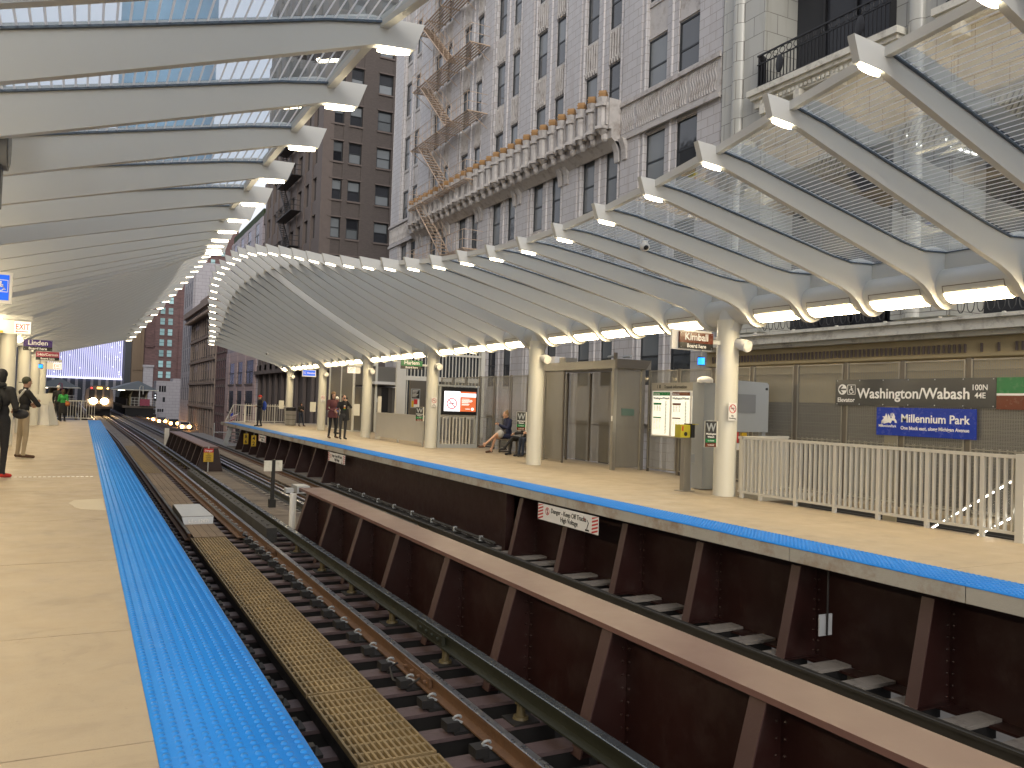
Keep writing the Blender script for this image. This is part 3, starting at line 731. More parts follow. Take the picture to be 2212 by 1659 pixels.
# security domes under ribs
def dome(x,y,z,lb):
    t = thing('dome_camera',(x,y,z),lb,'camera')
    M().ball((x,y,z),(.085,.085,.075),0,16,10).tube([(x,y,z),(x,y,z+.10)],.05,12).build('housing',g['signwhite'],parent=t,smooth=True)
    M().ball((x-.015,y-.055,z-.022),(.045,.045,.042),0,12,8).build('lens',g['black'],parent=t,smooth=True)
dome(8.05,9.95-.07+1.1,4.22,'dome camera on a canopy rib of the right platform, nearest one')
dome(8.2,22.0,4.6,'small dome camera in the middle of the right canopy')
dome(8.9,46.4,3.95,'dome camera near the far end of the right canopy')
# ================================================================== COLUMNS
ordn = ['nearest','second','third','fourth','fifth','farthest']
def column(x, y, lb):
    t = thing('steel_column',(x,y,0),lb,'column','round white columns of the platforms')
    M().tube([(x,y,0),(x,y,3.3)],.208,32,0).build('shaft',g['white2'],parent=t,smooth=True)
    M().tube([(x,y,3.08),(x+(.1 if x>5 else -.1),y,3.42)],[.212,.235],32,0).build('collar',g['white'],parent=t,smooth=True)
    return t
for k in range(6): column(10.79,12+7.4*k,'round white column, %s along the right platform' % ordn[k])
for k in range(-1,6): column(-1.86,12+7.4*k,'round white column, %s' % ('beside the camera' if k<0 else ['just outside the picture on the left','behind the black hooded man','behind the man with folded arms','just before the sandwich board','beyond the sandwich board','last of the left platform'][k]))
# ================================================================== PLATFORM FURNITURE
def nos_sign(parent_label, x, y, z, face='-y', s=1.0):
    t = thing('no_smoking_sign',(x,y,z),parent_label,'sign')
    w,h = .20*s,.33*s
    M().box(x-w/2,x+w/2,y-.008,y,z-h/2,z+h/2).build('panel',g['signwhite'],parent=t)
    q = M(); nosmoke(q,'-y',(x,y-.0085,z+.055*s),.088*s,1,0); q.build('symbol',[g['ink'],g['red']],parent=t)
    text('No',.045*s,(x,y-.009,z-.09*s),g['ink'],'-y',t,align='CENTER'); text('Smoking',.045*s,(x,y-.009,z-.135*s),g['ink'],'-y',t,align='CENTER')
    return t
def w_sign(x, y, side, lb, l1, l2):
    t = thing('station_name_plaque',(x,y,1.16),lb,'sign')
    M().box(x-.14,x+.14,y-.05,y-.0,.915,1.40).build('case',g['white2'],parent=t)
    M().box(x+side*(-.02)-.135,x+side*(-.02)+.125,y-.056,y-.0505,.92,1.395).build('panel',g['signgrey'],parent=t)
    xx = x+side*(-.02)-.005
    text('W',.21,(xx,y-.058,1.21),g['grey'],'-y',t,align='CENTER',bold=.02)
    text('Washington',.048,(xx,y-.058,1.145),g['letter'],'-y',t,align='CENTER'); text('Wabash',.048,(xx,y-.058,1.09),g['letter'],'-y',t,align='CENTER')
    M().box(xx-.128,xx+.128,y-.0585,y-.057,1.005,1.07).build('stripe',g['signgreen'] if side>0 else g['signpink'],parent=t)
    M().box(xx-.128,xx+.128,y-.0585,y-.057,.925,.99).build('stripe',g['signbrown'] if side>0 else g['signpurple'],parent=t)
    text(l1,.035,(xx,y-.0595,1.025),g['letter'],'-y',t,align='CENTER',bold=0); text(l2,.035,(xx,y-.0595,.945),g['letter'],'-y',t,align='CENTER',bold=0)
def w_sign_back(x,y,side,lb,l1,l2):
    t = thing('station_name_plaque',(x,y,1.16),lb,'sign'); M().box(x-.14,x+.14,y-.05,y,.915,1.40).build('case',[g['white2']],parent=t)
def speaker(x, y, z, lb, s):
    t = thing('loudspeaker',(x,y,z),lb,'loudspeaker')
    m = M(); m.tube([(x,y+.02,z+.03),(x+.01*s,y-.13,z-.0),(x+.02*s,y-.24,z-.04),(x+.02*s,y-.245,z-.041)],[.095,.108,.112,.10],24).build('horn',g['signwhite'],parent=t,smooth=40)
    m = M()
    for k in range(-4,5):
        w = math.sqrt(max(0,.092**2-(k*.02)**2)); m.box(x+.02*s-w,x+.02*s+w,y-.252,y-.246,z-.045+k*.02-.004,z-.045+k*.02+.004)
    m.build('grille',g['signwhite'],parent=t); M().box(x-.03,x+.03,y-.02,y+.10,z+.06,z+.115).box(x-.04,x+.04,y-.09,y-.0,z+.10,z+.125,0).build('bracket',g['grey_d'],parent=t)
for k in range(6):
    yy = 12+7.4*k
    speaker(10.85,yy-.21,2.83,'white round loudspeaker on the %s column of the right platform' % ordn[k],1)
    if k in (0,2,4): nos_sign('white no smoking sign on the %s column of the right platform' % ordn[k],10.73 if k==0 else 10.78,yy-.235,1.58)
    (w_sign if k < 3 else w_sign_back)(10.31,yy-.12,1,('dark W plaque' if k < 3 else 'white edge-on plaque')+' on the track side of the %s column, right platform' % ordn[k],'To Harlem','To Kimball')
for k in range(2,6): w_sign_back(-1.40,12+7.4*k-.12,-1,'blank white back of a plaque on the track side of the %s left column' % ['','','third','fourth','fifth','sixth'][k],'To Linden','To 54/Cermak')
def hang(x0, x1, y, z0, z1, col, word, lb, cx, size=.185, lx=None):
    t = thing('hanging_sign',((x0+x1)/2,y,z1),lb,'sign'); h = z1-z0; zm = z0+h*.36
    M().box(x0,x1,y-.02,y+.02,zm,z1).build('name_panel',col,parent=t)
    M().box(x0,x1,y-.021,y+.021,z0,zm-.001).build('board_panel',g['signblack'],parent=t)
    text(word,size,((x0+x1)/2,y-.0225,zm+.05),g['letter'],'-y',t,align='CENTER',bold=.015)
    text('Board here',.098,((x0+x1)/2,y-.0225,z0+.025),g['letter'],'-y',t,align='CENTER',bold=.02)
    q = M()
    for a in (x0+.03,x1-.03):
        for b in (z0+.03,z1-.03): q.ball((a,y-.022,b),(.008,.004,.008),0,6,4)
    q.build('bolts',g['galv'],parent=t)
    M().box(min(x1,cx) if cx>x1 else cx,cx if cx>x1 else x0,y-.025,y+.025,(z0+z1)/2-.035,(z0+z1)/2+.035).build('arm',g['white'],parent=t); return t
t = hang(9.63,10.41,12.0,2.71,3.02,g['signbrown'],'Kimball','brown Kimball sign hanging beside the nearest right column','x' and 10.60)
M().box(9.48,10.41,12.022,12.06,2.69,3.06).build('back_case',g['signwhite'],parent=t)
hang(9.61,10.39,26.8,2.69,2.99,g['signgreen'],'Harlem','green Harlem sign hanging beside the third right column',10.6)
hang(-1.50,-.79,26.8,2.65,2.955,g['signpurple'],'Linden','purple Linden sign hanging over the left platform',-1.66)
hang(-1.51,-.77,34.2,2.625,2.93,g['signpink'],'54th/Cermak','pink 54th/Cermak sign hanging behind the Linden sign',-1.66,.125)
def beacon(x,y,z0,z1,zt,lb):
    t = thing('blue_beacon',(x,y,z0),lb,'lamp')
    M().tube([(x,y,z0),(x,y,z1)],.062,16).build('lens',glow('lit blue lens %s' % lb[:12],(.01,.20,1.0),2.6),parent=t)
    M().tube([(x,y,z1),(x,y,z1+.02)],.07,16).tube([(x,y,z0-.015),(x,y,z0)],.066,16).build('cap',g['black'],parent=t)
    M().tube([(x,y,z1),(x,y,zt)],.008,6).build('stem',g['grey'],parent=t)
beacon(10.16,12.0,2.43,2.56,2.71,'lit blue emergency lamp hanging below the Kimball sign')
beacon(-1.35,34.2,2.34,2.46,2.62,'small lit blue lamp below the 54th/Cermak sign')
def exit_box(x0,x1,y,z0,z1,lb,left,cx):
    t = thing('exit_sign',((x0+x1)/2,y,z1),lb,'sign')
    M().box(x0,x1,y-.03,y+.03,z0,z1).build('case',g['signwhite'],parent=t)
    m_ = glow('lit exit panel '+lb[:10],(.95,.90,.82),.55); w = .34
    xa = x0+.0 if left else x1-w
    M().box(xa+.01,xa+w-.01,y-.034,y-.0305,z0+.02,z1-.02).build('lit_panel',m_,parent=t)
    text('EXIT',.19,(xa+w/2,y-.0355,z0+.105),glow('lit red letters '+lb[:10],(.75,.03,.02),.5),'-y',t,align='CENTER',bold=.012,sx=.72)
    q = M(); flat('-y',(xa+w/2,y-.0355,z0+.06),bar(-.11,0,.12,0,.018),.002,0,q); flat('-y',(xa+w/2,y-.0355,z0+.06),[(-.15,0),(-.10,-.028),(-.10,.028)],.002,0,q); q.build('arrow',g['red'],parent=t)
    M().box(min(x0,cx),max(x1,cx),y-.03,y+.03,z1+.02,z1+.12).box(x0+.1,x0+.12,y-.01,y+.01,z1,z1+.02).box(x1-.12,x1-.1,y-.01,y+.01,z1,z1+.02).build('bracket',g['white'],parent=t)
exit_box(-1.72,-1.09,22,2.81,3.115,'EXIT sign with red letters and arrow nearest on the left platform',False,-1.07)
M().box(-1.70,-1.64,21.95,21.968,2.82,2.87).build('warning_label',g['yellow'],parent=bpy.data.objects['exit_sign'])
exit_box(-1.40,-.82,41.6,2.46,2.78,'small EXIT sign far down the left platform',False,-1.66)
exit_box(9.90,10.46,34.2,2.69,2.96,'EXIT sign on the fourth column of the right platform',True,10.5)
M().box(-1.55,-1.40,38,38.03,2.40,2.56).build('small_green_sign',g['signgreen'],label='small green sign behind the blue lamp on the left platform',cat='sign')
def access(x0,x1,y,z0,z1,lb,word,s,wx):
    t = thing('elevator_sign',((x0+x1)/2,y,z1),lb,'sign')
    M().box(x0,x1,y-.03,y+.03,z0,z1).build('case',g['signwhite'],parent=t)
    M().box(x0+.04,x1-.04,y-.034,y-.0305,z0+.05,z1-.04).build('panel',glow('lit blue panel '+lb[:9],(.005,.08,.55),.9),parent=t)
    q = M(); wheelchair(q,'-y',(wx,y-.0345,z0+.13 if word else z0+.17),s,0); q.build('symbol',g['letter'],parent=t)
    if word: text(word,.125,(wx+s+.05,y-.0355,z0+.15),g['letter'],'-y',t,bold=.02)
    return t
access(9.74,10.43,41.6,2.66,3.02,'lit blue Elevator sign on the fifth column of the right platform','Elevator',.13,9.80)
t = access(-1.75,-.955,14,2.78,3.235,'lit blue wheelchair sign at the left edge of the picture','',.17,-1.18)
# black clock case cut by the left edge of the picture
t = thing('platform_clock',(-.84,8.0,3.5),'black round faced clock case cut off by the left edge of the picture','clock')
M().box(-1.0,-.66,7.9,8.1,3.05,4.06).build('case',g['black'],parent=t)
M().tube([(-.86,8.0,3.58),(-.62,8.0,3.58)],.22,28).build('rim',g['grey_d'],parent=t,smooth=True)
M().tube([(-.618,8.0,3.58),(-.612,8.0,3.58)],.19,28).build('dial',g['grey_d'],parent=t)
M().box(-.9,-.8,7.95,8.05,4.06,5.2).build('hanger',g['white'],parent=t)
# ---------------- railings
def railing(name, segs, h, lb, top=True, picket_h=None, zb=.09, sp=.105, posts=(), pw=.06, flatbars=True):
    t = thing(name,(segs[0][0],segs[0][1],0),lb,'railing')
    fr = M(); pk = M()
    for (xa,ya,xb,yb) in segs:
        L = math.hypot(xb-xa,yb-ya); ux,uy = (xb-xa)/L,(yb-ya)/L; nx,ny = -uy,ux
        def bx(m,s0,s1,w,z0,z1):
            c = [(xa+ux*s0-nx*w,ya+uy*s0-ny*w),(xa+ux*s1-nx*w,ya+uy*s1-ny*w),(xa+ux*s1+nx*w,ya+uy*s1+ny*w),(xa+ux*s0+nx*w,ya+uy*s0+ny*w)]
            m.ext(c,'z',z0,z1)
        bx(fr,0,L,.03,h-.045,h); bx(fr,.01,L-.01,.022,zb,zb+.04)
        n = int(L/sp)
        for k in range(n+1):
            s = sp*.5+k*(L-sp)/max(1,n); wide = (k % 8 == 4)
            bx(pk,s-(.012 if not wide else .028),s+(.012 if not wide else .028),.027 if flatbars else .012,(zb+.0405) if not wide else .0,(h-.046) if not picket_h else picket_h)
    for (x,y,w,hh) in posts: fr.box(x-w,x+w,y-w,y+w,0,hh)
    fr.build('rails',g['fence'],parent=t); pk.build('pickets',g['fence'],parent=t); return t
railing('railing',[(10.88,6.56,10.88,11.62)],1.13,'cream flat bar railing along the front of the stairwell',posts=((10.88,6.50,.055,1.15),(10.88,11.62,.03,1.13)))
railing('railing',[(10.91,11.75,12.62,12.22)],1.13,'short return railing closing the far end of the stairwell')
railing('railing',[(13.2,2.0,13.2,13.1)],1.02,'railing of upright pickets behind the mesh windscreens',picket_h=1.12,zb=.02,sp=.13,flatbars=False)
railing('railing',[(10.95,5.6,10.95,2.8)],1.13,'cream railing continuing past the wide end post',sp=.12)
# kerb and stairs in the well
m = M()
for k in range(16): m.box(11.0,12.6,5.6+k*.29,5.6+(k+1)*.29,-.30-k*.19-.16,-.18-k*.19)
m.build('stairway',g['conc'],label='concrete stairway going down inside the railing',cat='stairs')
for x in (11.0,12.5):
    t = thing('lit_handrail',(x,8,0),'handrail with a strip of bright dashes, %s side of the stairwell' % ('track' if x<12 else 'street'),'handrail')
    a,b = (Vector((x,5.4,1.17)), Vector((x,9.4,-1.45))) if x < 12 else (Vector((x,6.2,1.66)), Vector((x,11.0,-1.62)))
    M().tube([a,b],.022,8).build('rail',g['steel'],parent=t)
    q = M(); n = 26
    for k in range(n):
        p1 = a.lerp(b,(k+.12)/n); p2 = a.lerp(b,(k+.82)/n); q.tube([p1+Vector((-.02,0,-.03)),p2+Vector((-.02,0,-.03))],.011,5)
    q.build('light_dash',glow('handrail leds '+str(x),(1,.96,.86),9),parent=t)
M().ext([(10.99,-.02),(12.0,-.02),(12.35,.06),(12.35,.10),(10.99,.10)],'y',11.25,11.7).build('kerb_plinth',g['fascia'],label='low concrete plinth at the foot of the return railing',cat='plinth')
# ---------------- windscreen panels along the back
def wpanel(y0,y1,lb,x=12.9,z0=.09,z1=2.57):
    t = thing('windscreen_panel',(x,y0,0),lb,'windscreen panel','stainless mesh windscreens')
    f = M()
    f.box(x-.03,x+.03,y0,y0+.045,.0,z1+.02); f.box(x-.03,x+.03,y1-.045,y1,.0,z1+.02)
    f.build('post',g['steel_d'],parent=t)
    f = M(); f.box(x-.045,x-.031,y0+.05,y0+.075,z0,z1); f.box(x-.045,x-.031,y1-.075,y1-.05,z0,z1); f.box(x-.045,x-.031,y0+.0755,y1-.0755,z1-.025,z1); f.box(x-.045,x-.031,y0+.0755,y1-.0755,z0,z0+.03); f.box(x-.045,x-.031,y0+.0755,y1-.0755,1.09,1.105)
    f.build('frame',g['steel'],parent=t)
    M().quad((x-.025,y0+.05,z0),(x-.025,y0+.05,z1),(x-.025,y1-.05,z1),(x-.025,y1-.05,z0)).build('mesh_sheet',g['wmesh'],parent=t)
wl = ['behind the right end of the green and brown sign','right end of the grey station sign','under the middle of the station name sign','under the left half of the station name','at the wheelchair end of the station sign','left of the station sign','beside the grey cabinet','behind the grey cabinet','behind the nearest column','right half of the transit information board','left half of the transit information board']
ys = [3.7+1.2333*k for k in range(12)]
ys = [17.22-1.2333*k for k in range(12)][::-1]
for k in range(11): wpanel(ys[k],ys[k+1],'mesh windscreen panel '+wl[k])
for k in range(8): wpanel(21.2+1.2333*k,21.2+1.2333*(k+1),'mesh windscreen panel, %s beyond the shelter' % ['first','second','third','fourth','fifth','sixth','seventh','eighth'][k])
# ---------------- big station sign and park sign
X = 12.84
t = thing('station_sign',(X,9.7,2.0),'long dark grey Washington/Wabash station sign','sign')
M().box(X-.01,X,8.10,11.24,1.775,2.26).build('panel',g['signgrey'],parent=t)
text('Washington/Wabash',.262,(X-.012,10.74,1.915),g['letter'],'-x',t,bold=.016,sx=1.0)
text('100N',.13,(X-.012,8.51,2.06),g['letter'],'-x',t,bold=.01,sx=.95); text('44E',.13,(X-.012,8.45,1.93),g['letter'],'-x',t,bold=.01,sx=.95)
text('Elevator',.118,(X-.012,11.19,1.84),g['letter'],'-x',t,bold=.014)
q = M(); flat('-x',(X-.011,11.08,2.075),disc(.10,0,0,24),.001,0,q)
for b_ in (bar(-.07,0,.09,0,.03),bar(-.075,0,-.0,.07,.03),bar(-.075,0,0,-.07,.03)): flat('-x',(X-.0122,11.08,2.075),b_,.001,1,q)
wheelchair(q,'-x',(X-.011,10.96,1.985),.175,0); q.build('symbols',[g['letter'],g['signgrey']],parent=t)
q = M()
for k in range(7):
    for zz in (1.80,2.24): q.ball((X-.012,8.14+k*.51,zz),(.006,.012,.012),0,6,4)
q.build('bolts',g['galv'],parent=t)
t = thing('line_colour_sign',(X,7.5,2.0),'green over brown line colour sign right of the station name','sign')
M().box(X-.01,X,6.2,8.09,2.01,2.26).build('green_band',g['signgreen'],parent=t); M().box(X-.01,X,6.2,8.09,1.975,2.009).build('white_band',g['letter'],parent=t); M().box(X-.01,X,6.2,8.09,1.755,1.974).build('brown_band',g['signbrown'],parent=t)
t = thing('park_sign',(X,9.3,1.5),'bright blue Millennium Park sign below the station name','sign')
M().box(X-.03,X-.02,8.40,10.29,1.255,1.75).build('panel',g['signblue'],parent=t)
text('Millennium Park',.20,(X-.032,9.79,1.50),g['letter'],'-x',t,bold=.018,sx=.98)
text('One block east, along Michigan Avenue',.086,(X-.032,9.79,1.37),g['letter'],'-x',t,bold=.018,sx=.93)
text('MillenniumPark',.066,(X-.032,10.24,1.40),g['letter'],'-x',t,bold=.012,sx=.88)
q = M(); O = (X-.031,10.19,1.46)
for a in ([(0,.04),(.06,.10),(.02,.13),(.08,.13),(.10,.19),(.13,.13),(.15,.02),(.06,.0)],[(.14,.03),(.14,.18),(.18,.13),(.22,.05),(.2,.01)],[(.2,.06),(.22,.12),(.26,.19),(.285,.13),(.275,.06)],[(.0,.0),(.06,.02),(.02,.06)]): flat('-x',O,a,.002,0,q)
for b_ in ring(.045,.085,.24,.02,12,0,180): flat('-x',O,b_,.003,0,q)
for k in range(4): flat('-x',O,bar(.20+k*.02,.12,.20+k*.02,.20-abs(k-1.5)*.01,.008),.003,0,q)
q.build('park_emblem',g['letter'],parent=t)
# ---------------- transit information board
t = thing('information_board',(12.8,16,1.5),'stainless transit information board with three lit maps','information board')
M().box(12.78,12.845,14.85,16.95,2.055,2.25).box(12.78,12.845,14.85,16.95,.90,.925).build('header',g['steel'],parent=t)
text('Transit information',.11,(12.778,16.45,2.11),g['ink'],'-x',t,bold=.01)
q = M(); flat('-x',(12.779,16.72,2.11),bar(0,0,0,.08,.02),.001,0,q); flat('-x',(12.779,16.62,2.11),[(-.025,0),(.025,0),(.025,.09),(-.025,.09)],.001,0,q); q.build('pictograms',g['ink'],parent=t)
pw_ = glow('backlit map paper',(.80,.80,.70),.55)
for k,(c_,nm) in enumerate(((g['signgreen'],'Green Line'),(g['signbrown'],'Brown Line'),(g['signblack'],'Bus and rail'))):
    a = 16.90-k*.755; b = a-.735
    f = M(); f.box(12.76,12.845,a-.025,a,.93,2.05); f.box(12.76,12.845,b,b+.025,.93,2.05); f.box(12.76,12.845,b+.0255,a-.0255,2.025,2.05); f.box(12.76,12.845,b+.0255,a-.0255,.93,.955)
    fo = f.build('poster_frame',g['signwhite'],parent=t)
    M().box(12.775,12.84,b+.026,a-.026,.956,2.024).build('poster',pw_,parent=fo)
    M().box(12.772,12.7745,b+.03,a-.03,1.93,2.02).build('poster_band',c_,parent=fo)
    text(nm,.05,(12.771,a-.06,1.955),g['letter'],'-x',fo,bold=.01)
    if k < 2: text('Washington/Wabash',.078,(12.773,a-.04,1.84),g['ink'],'-x',fo,bold=.012,sx=.95)
    q = M(); rr = random.Random(k+3)
    if k < 2:
        for j in range(24): flat('-x',(12.7745,a,0),bar(.50,1.0+j*.034,.56+.02*(j%2),1.0+j*.034,.007),.001,0,q)
        flat('-x',(12.7745,a,0),bar(.54,1.0,.54,1.78,.012),.001,0,q)
        flat('-x',(12.7745,a,0),[(.05,1.70),(.36,1.70),(.36,1.75),(.05,1.75)],.001,1+k,q)
        flat('-x',(12.7745,a,0),[(.05,1.37),(.36,1.37),(.36,1.40),(.05,1.40)],.001,1+k,q)
        for j in range(18):
            for c2 in range(3): flat('-x',(12.7745,a,0),bar(.06+c2*.11,1.68-j*.017 if j<9 else 1.34-(j-9)*.03,.06+c2*.11+rr.uniform(.03,.08),1.68-j*.017 if j<9 else 1.34-(j-9)*.03,.006),.001,0,q)
    else:
        for j in range(40):
            u,v = rr.uniform(.04,.6),rr.uniform(1.0,1.85); flat('-x',(12.7745,a,0),[(u,v),(u+rr.uniform(.02,.09),v),(u+.07,v+rr.uniform(.02,.05)),(u,v+.03)],.001,3 if j%3 else 0,q)
        for b_ in (bar(.1,1.05,.1,1.4,.02),bar(.1,1.4,.3,1.4,.02),bar(.3,1.4,.3,1.05,.02),bar(.3,1.05,.1,1.05,.02)): flat('-x',(12.774,a,0),b_,.001,4,q)
    q.build('printed_detail',[g['ink'],g['signgreen'],g['signbrown'],paint('pale map tone',(.55,.45,.40),.6) if k==2 else g['ink'],g['red']],parent=fo)
# ---------------- cabinets
t = thing('equipment_cabinet',(12.3,12.95,1.2),'large light grey wall cabinet with a darker panel','cabinet')
M().ext([(11.7,1.18),(12.75,1.18),(12.75,2.17),(12.70,2.21),(11.7,2.23)],'y',12.9,13.25).build('case',g['grey'],parent=t)
M().box(11.9,12.38,12.885,12.898,1.57,1.95).build('panel',g['grey_d'],parent=t); M().tube([(12.68,12.88,2.08),(12.68,12.9,2.08)],.025,10).build('lock',g['black'],parent=t)
M().box(12.68,12.78,13.0,13.1,0,1.18).build('leg',g['grey'],parent=t)
t = thing('tall_cabinet',(11.15,12.9,0),'tall narrow grey cabinet behind the nearest right column','cabinet')
M().box(11.02,11.62,12.9,13.25,.02,2.15).build('case',g['grey'],parent=t)
M().tube([(11.12,13.0,2.15),(11.12,13.0,2.20)],.16,16).ball((11.12,13.0,2.20),(.16,.16,.08),0,16,8).build('dome_light',g['signwhite'],parent=t,smooth=True)
m = M(); m.box(11.9,12.0,12.95,13.0,.95,1.17,0); m.box(12.08,12.22,12.95,13.0,.9,1.16,1); m.box(11.9,12.02,12.949,12.951,.80,.94,2)
m.build('bin_labels',[g['red'],g['yellow'],g['signwhite']],label='red and yellow labelled box below the grey cabinet',cat='box')
t = thing('emergency_phone',(10.48,12.8,0),'lemon yellow emergency box on a stainless post','call box')
M().box(10.31,10.545,12.72,12.9,1.05,1.30).build('box',g['yel2'],parent=t); M().box(10.55,10.64,12.70,12.92,1.05,1.32).build('side_plate',g['ink'],parent=t)
M().box(10.34,10.37,12.712,12.719,1.18,1.27).build('handle',g['red'],parent=t); M().tube([(10.43,12.712,1.12),(10.43,12.719,1.12)],.04,16).build('speaker_grille',g['ink'],parent=t)
q = M()
for k in range(7): q.box(10.552,10.556,12.0,12.0,0,0) if False else None
text('EMERGENCY',.028,(10.57,12.698,1.30),g['yel2'],'-y',t,bold=.01)
M().box(10.48,10.64,12.8,12.92,0,1.05).box(10.40,10.72,12.74,12.98,0,.012).build('post',g['steel'],parent=t)
M().tube([(10.72,12.9,0),(10.72,12.9,.5),(10.66,12.9,.75)],.018,8).box(10.66,10.78,12.85,12.92,.55,.72).build('conduit',g['grey'],parent=t)
# ---------------- shelter
t = thing('platform_shelter',(12.05,19.4,0),'stainless and mesh glass shelter with a flat bronze roof','shelter')
X0,X1,Ya,Yb = 12.05,12.95,17.55,21.2
M().box(X0-.03,X1+.2,Ya-.05,Yb+.05,2.60,2.82).build('roof_fascia',g['steel'],parent=t)
M().ext([(X0-.02,2.61),(X1+.0,2.61),(X1+.16,2.84),(X0-.02,2.84)],'y',Ya-.12,Ya-.055).build('roof_end',g['steel_d'],parent=t)
M().box(X0-.03,X0+.07,Ya-.02,Ya+.08,0,2.6).build('post',g['steel'],parent=t); M().box(X0-.0,X0+.07,Yb-.08,Yb,0,2.6).build('post',g['steel'],parent=t); M().box(X1-.05,X1+.05,Ya-.02,Ya+.08,0,2.6).build('post',g['steel'],parent=t)
for k in range(3):
    a = Ya+.08+k*1.19; b = a+1.19
    f = M().box(X0+.86,X0+.92,a,a+.05,0.05,2.55).box(X0+.86,X0+.9,a+.05,b,1.08,1.11).build('wall_frame',g['steel_d'],parent=t)
    M().quad((X0+.89,a+.05,.06),(X0+.89,a+.05,2.58),(X0+.89,b,2.58),(X0+.89,b,.06)).build('wall_mesh',g['wmesh2'],parent=t)
M().quad((X0+.08,Ya+.03,.06),(X1-.06,Ya+.03,.06),(X1-.06,Ya+.03,2.58),(X0+.08,Ya+.03,2.58)).build('side_mesh',g['wmesh2'],parent=t)
M().quad((X0+.02,20.1,.06),(X0+.02,20.1,2.58),(X0+.02,Yb-.09,2.58),(X0+.02,Yb-.09,.06)).build('front_mesh',g['wmesh2'],parent=t)
M().box(X0+.0,X0+.05,20.05,20.1,0,2.6).build('door_post',g['steel_d'],parent=t)
M().box(X0+.25,X0+.65,Ya+.012,Ya+.02,1.40,1.58).build('window_label',paint('translucent green label',(.10,.16,.13),.5),parent=t)
M().box(X0-.045,X0-.031,Ya+.0,Ya+.03,1.25,1.38).build('button',g['signwhite'],parent=t)
for k,(y_,lb) in enumerate(((20.9,'white junction box on the shelter roof, left end'),(20.3,'brass coloured box on the shelter roof'))):
    M().box(12.1,12.5,y_-.2,y_+.12,2.822,3.02-.05*k).build('junction_box',[g['signwhite'],g['steel']][k],label=lb,cat='junction box')
t = thing('roof_camera',(12.2,17.9,2.84),'camera arm lying on the near corner of the shelter roof','camera')
M().tube([(12.1,17.6,2.93),(12.35,18.3,2.93)],.035,10).tube([(12.5,17.5,2.93),(12.55,17.9,2.93)],.03,8).build('barrel',g['grey'],parent=t,smooth=True); M().box(12.05,12.12,17.55,17.62,2.822,3.0).build('bracket',g['steel_d'],parent=t)
# ---------------- tv kiosk
t = thing('screen_kiosk',(11.8,26.85,0),'silver kiosk with a lit screen above white bars','kiosk')
M().box(11.05,11.14,26.8,27.0,0,2.15).box(12.50,12.58,26.8,27.0,0,2.15).box(11.141,12.499,26.8,27.0,0,.13).box(11.0,12.6,26.78,27.02,2.151,2.21).build('frame',g['tvframe'],parent=t)
M().box(11.145,12.495,26.74,26.86,1.165,2.13).build('screen_case',g['black'],parent=t)
M().box(11.23,11.84,26.735,26.7395,1.29,1.99).build('screen_left',glow('screen white',(.80,.84,.92),1.0),parent=t)
M().box(11.841,12.45,26.735,26.7395,1.29,1.99).build('screen_right',glow('screen orange',(.55,.12,.04),.75),parent=t)
M().box(11.841,12.45,26.733,26.7348,1.80,1.93).build('screen_band',glow('screen band',(.85,.87,.92),1.0),parent=t)
q = M(); nosmoke(q,'-y',(11.52,26.733,1.56),.21,1,0); q.build('screen_symbol',[g['ink'],glow('screen red',(.6,.03,.05),.6)],parent=t)
q = M(); rr = random.Random(5)
for j,(z_,w_) in enumerate(((1.73,.30),(1.69,.40),(1.66,.42),(1.63,.38),(1.60,.26),(1.55,.30),(1.52,.27))): flat('-y',(11.9,26.7345,0),bar(0,z_,w_,z_,.016),.001,0,q)
flat('-y',(12.32,26.7345,1.38),disc(.055,0,0,16),.001,0,q); flat('-y',(12.05,26.7345,1.38),bar(0,0,.17,0,.02),.001,0,q); q.build('screen_text',glow('screen words',(.9,.85,.8),.9),parent=t)
q = M()
for k in range(9): q.box(11.25+k*.13,11.285+k*.13,26.86,26.9,.13,1.15)
q.box(11.15,12.49,26.855,26.91,1.08,1.155); q.build('bars',g['fence'],parent=t)
# ---------------- ribbed panel railing
t = thing('ribbed_railing',(10.78,30,0),'cream ribbed sheet railing left of the third column','railing')
q = M(); n = 62
for k in range(n): q.box(10.77,10.80 if k%2 else 10.785,27.6+k*.083,27.6+(k+1)*.083-.002,.13,1.05)
q.build('ribbed_sheet',g['fence'],parent=t)
M().box(10.75,10.83,27.5,32.8,1.051,1.10).box(10.76,10.82,32.75,32.8,0,1.05).box(10.76,10.82,27.5,27.56,0,1.05).box(10.76,10.82,30.1,30.15,0,.129).build('frame',g['fence'],parent=t)
M().box(10.84,10.99,32.82,32.9,0,1.75).build('stair_screen',g['fence'],label='slim tall cream post panel at the far end of the ribbed railing',cat='panel')
# ---------------- poster case, elevator, stair tower
t = thing('poster_case',(12.1,31.8,0),'bronze poster case with station map and red notices','notice board')
M().box(11.86,12.62,31.85,31.95,0,2.45).build('case',g['steel_d'],parent=t); M().box(11.90,12.29,31.82,31.849,1.32,2.11).build('poster_frame',g['grey'],parent=t)
q = M(); q.box(11.93,12.26,31.815,31.8195,1.72,2.07,0); q.box(11.93,12.02,31.815,31.8195,1.36,1.62,1); q.box(12.03,12.18,31.815,31.8195,1.48,1.68,2); q.box(12.19,12.26,31.815,31.8195,1.36,1.68,3); q.box(12.03,12.18,31.815,31.8195,1.36,1.47,3)
for j in range(6): flat('-y',(11.95,31.8148,0),bar(0,2.03-j*.05,.26-.04*(j%3),2.03-j*.05,.018),.001,3,q)
q.build('posters',[g['signblack'],g['yellow'],g['red'],g['signwhite']],parent=t)
t = thing('elevator_tower',(13.2,42,0),'stainless and glass elevator tower at the far end of the right platform','elevator')
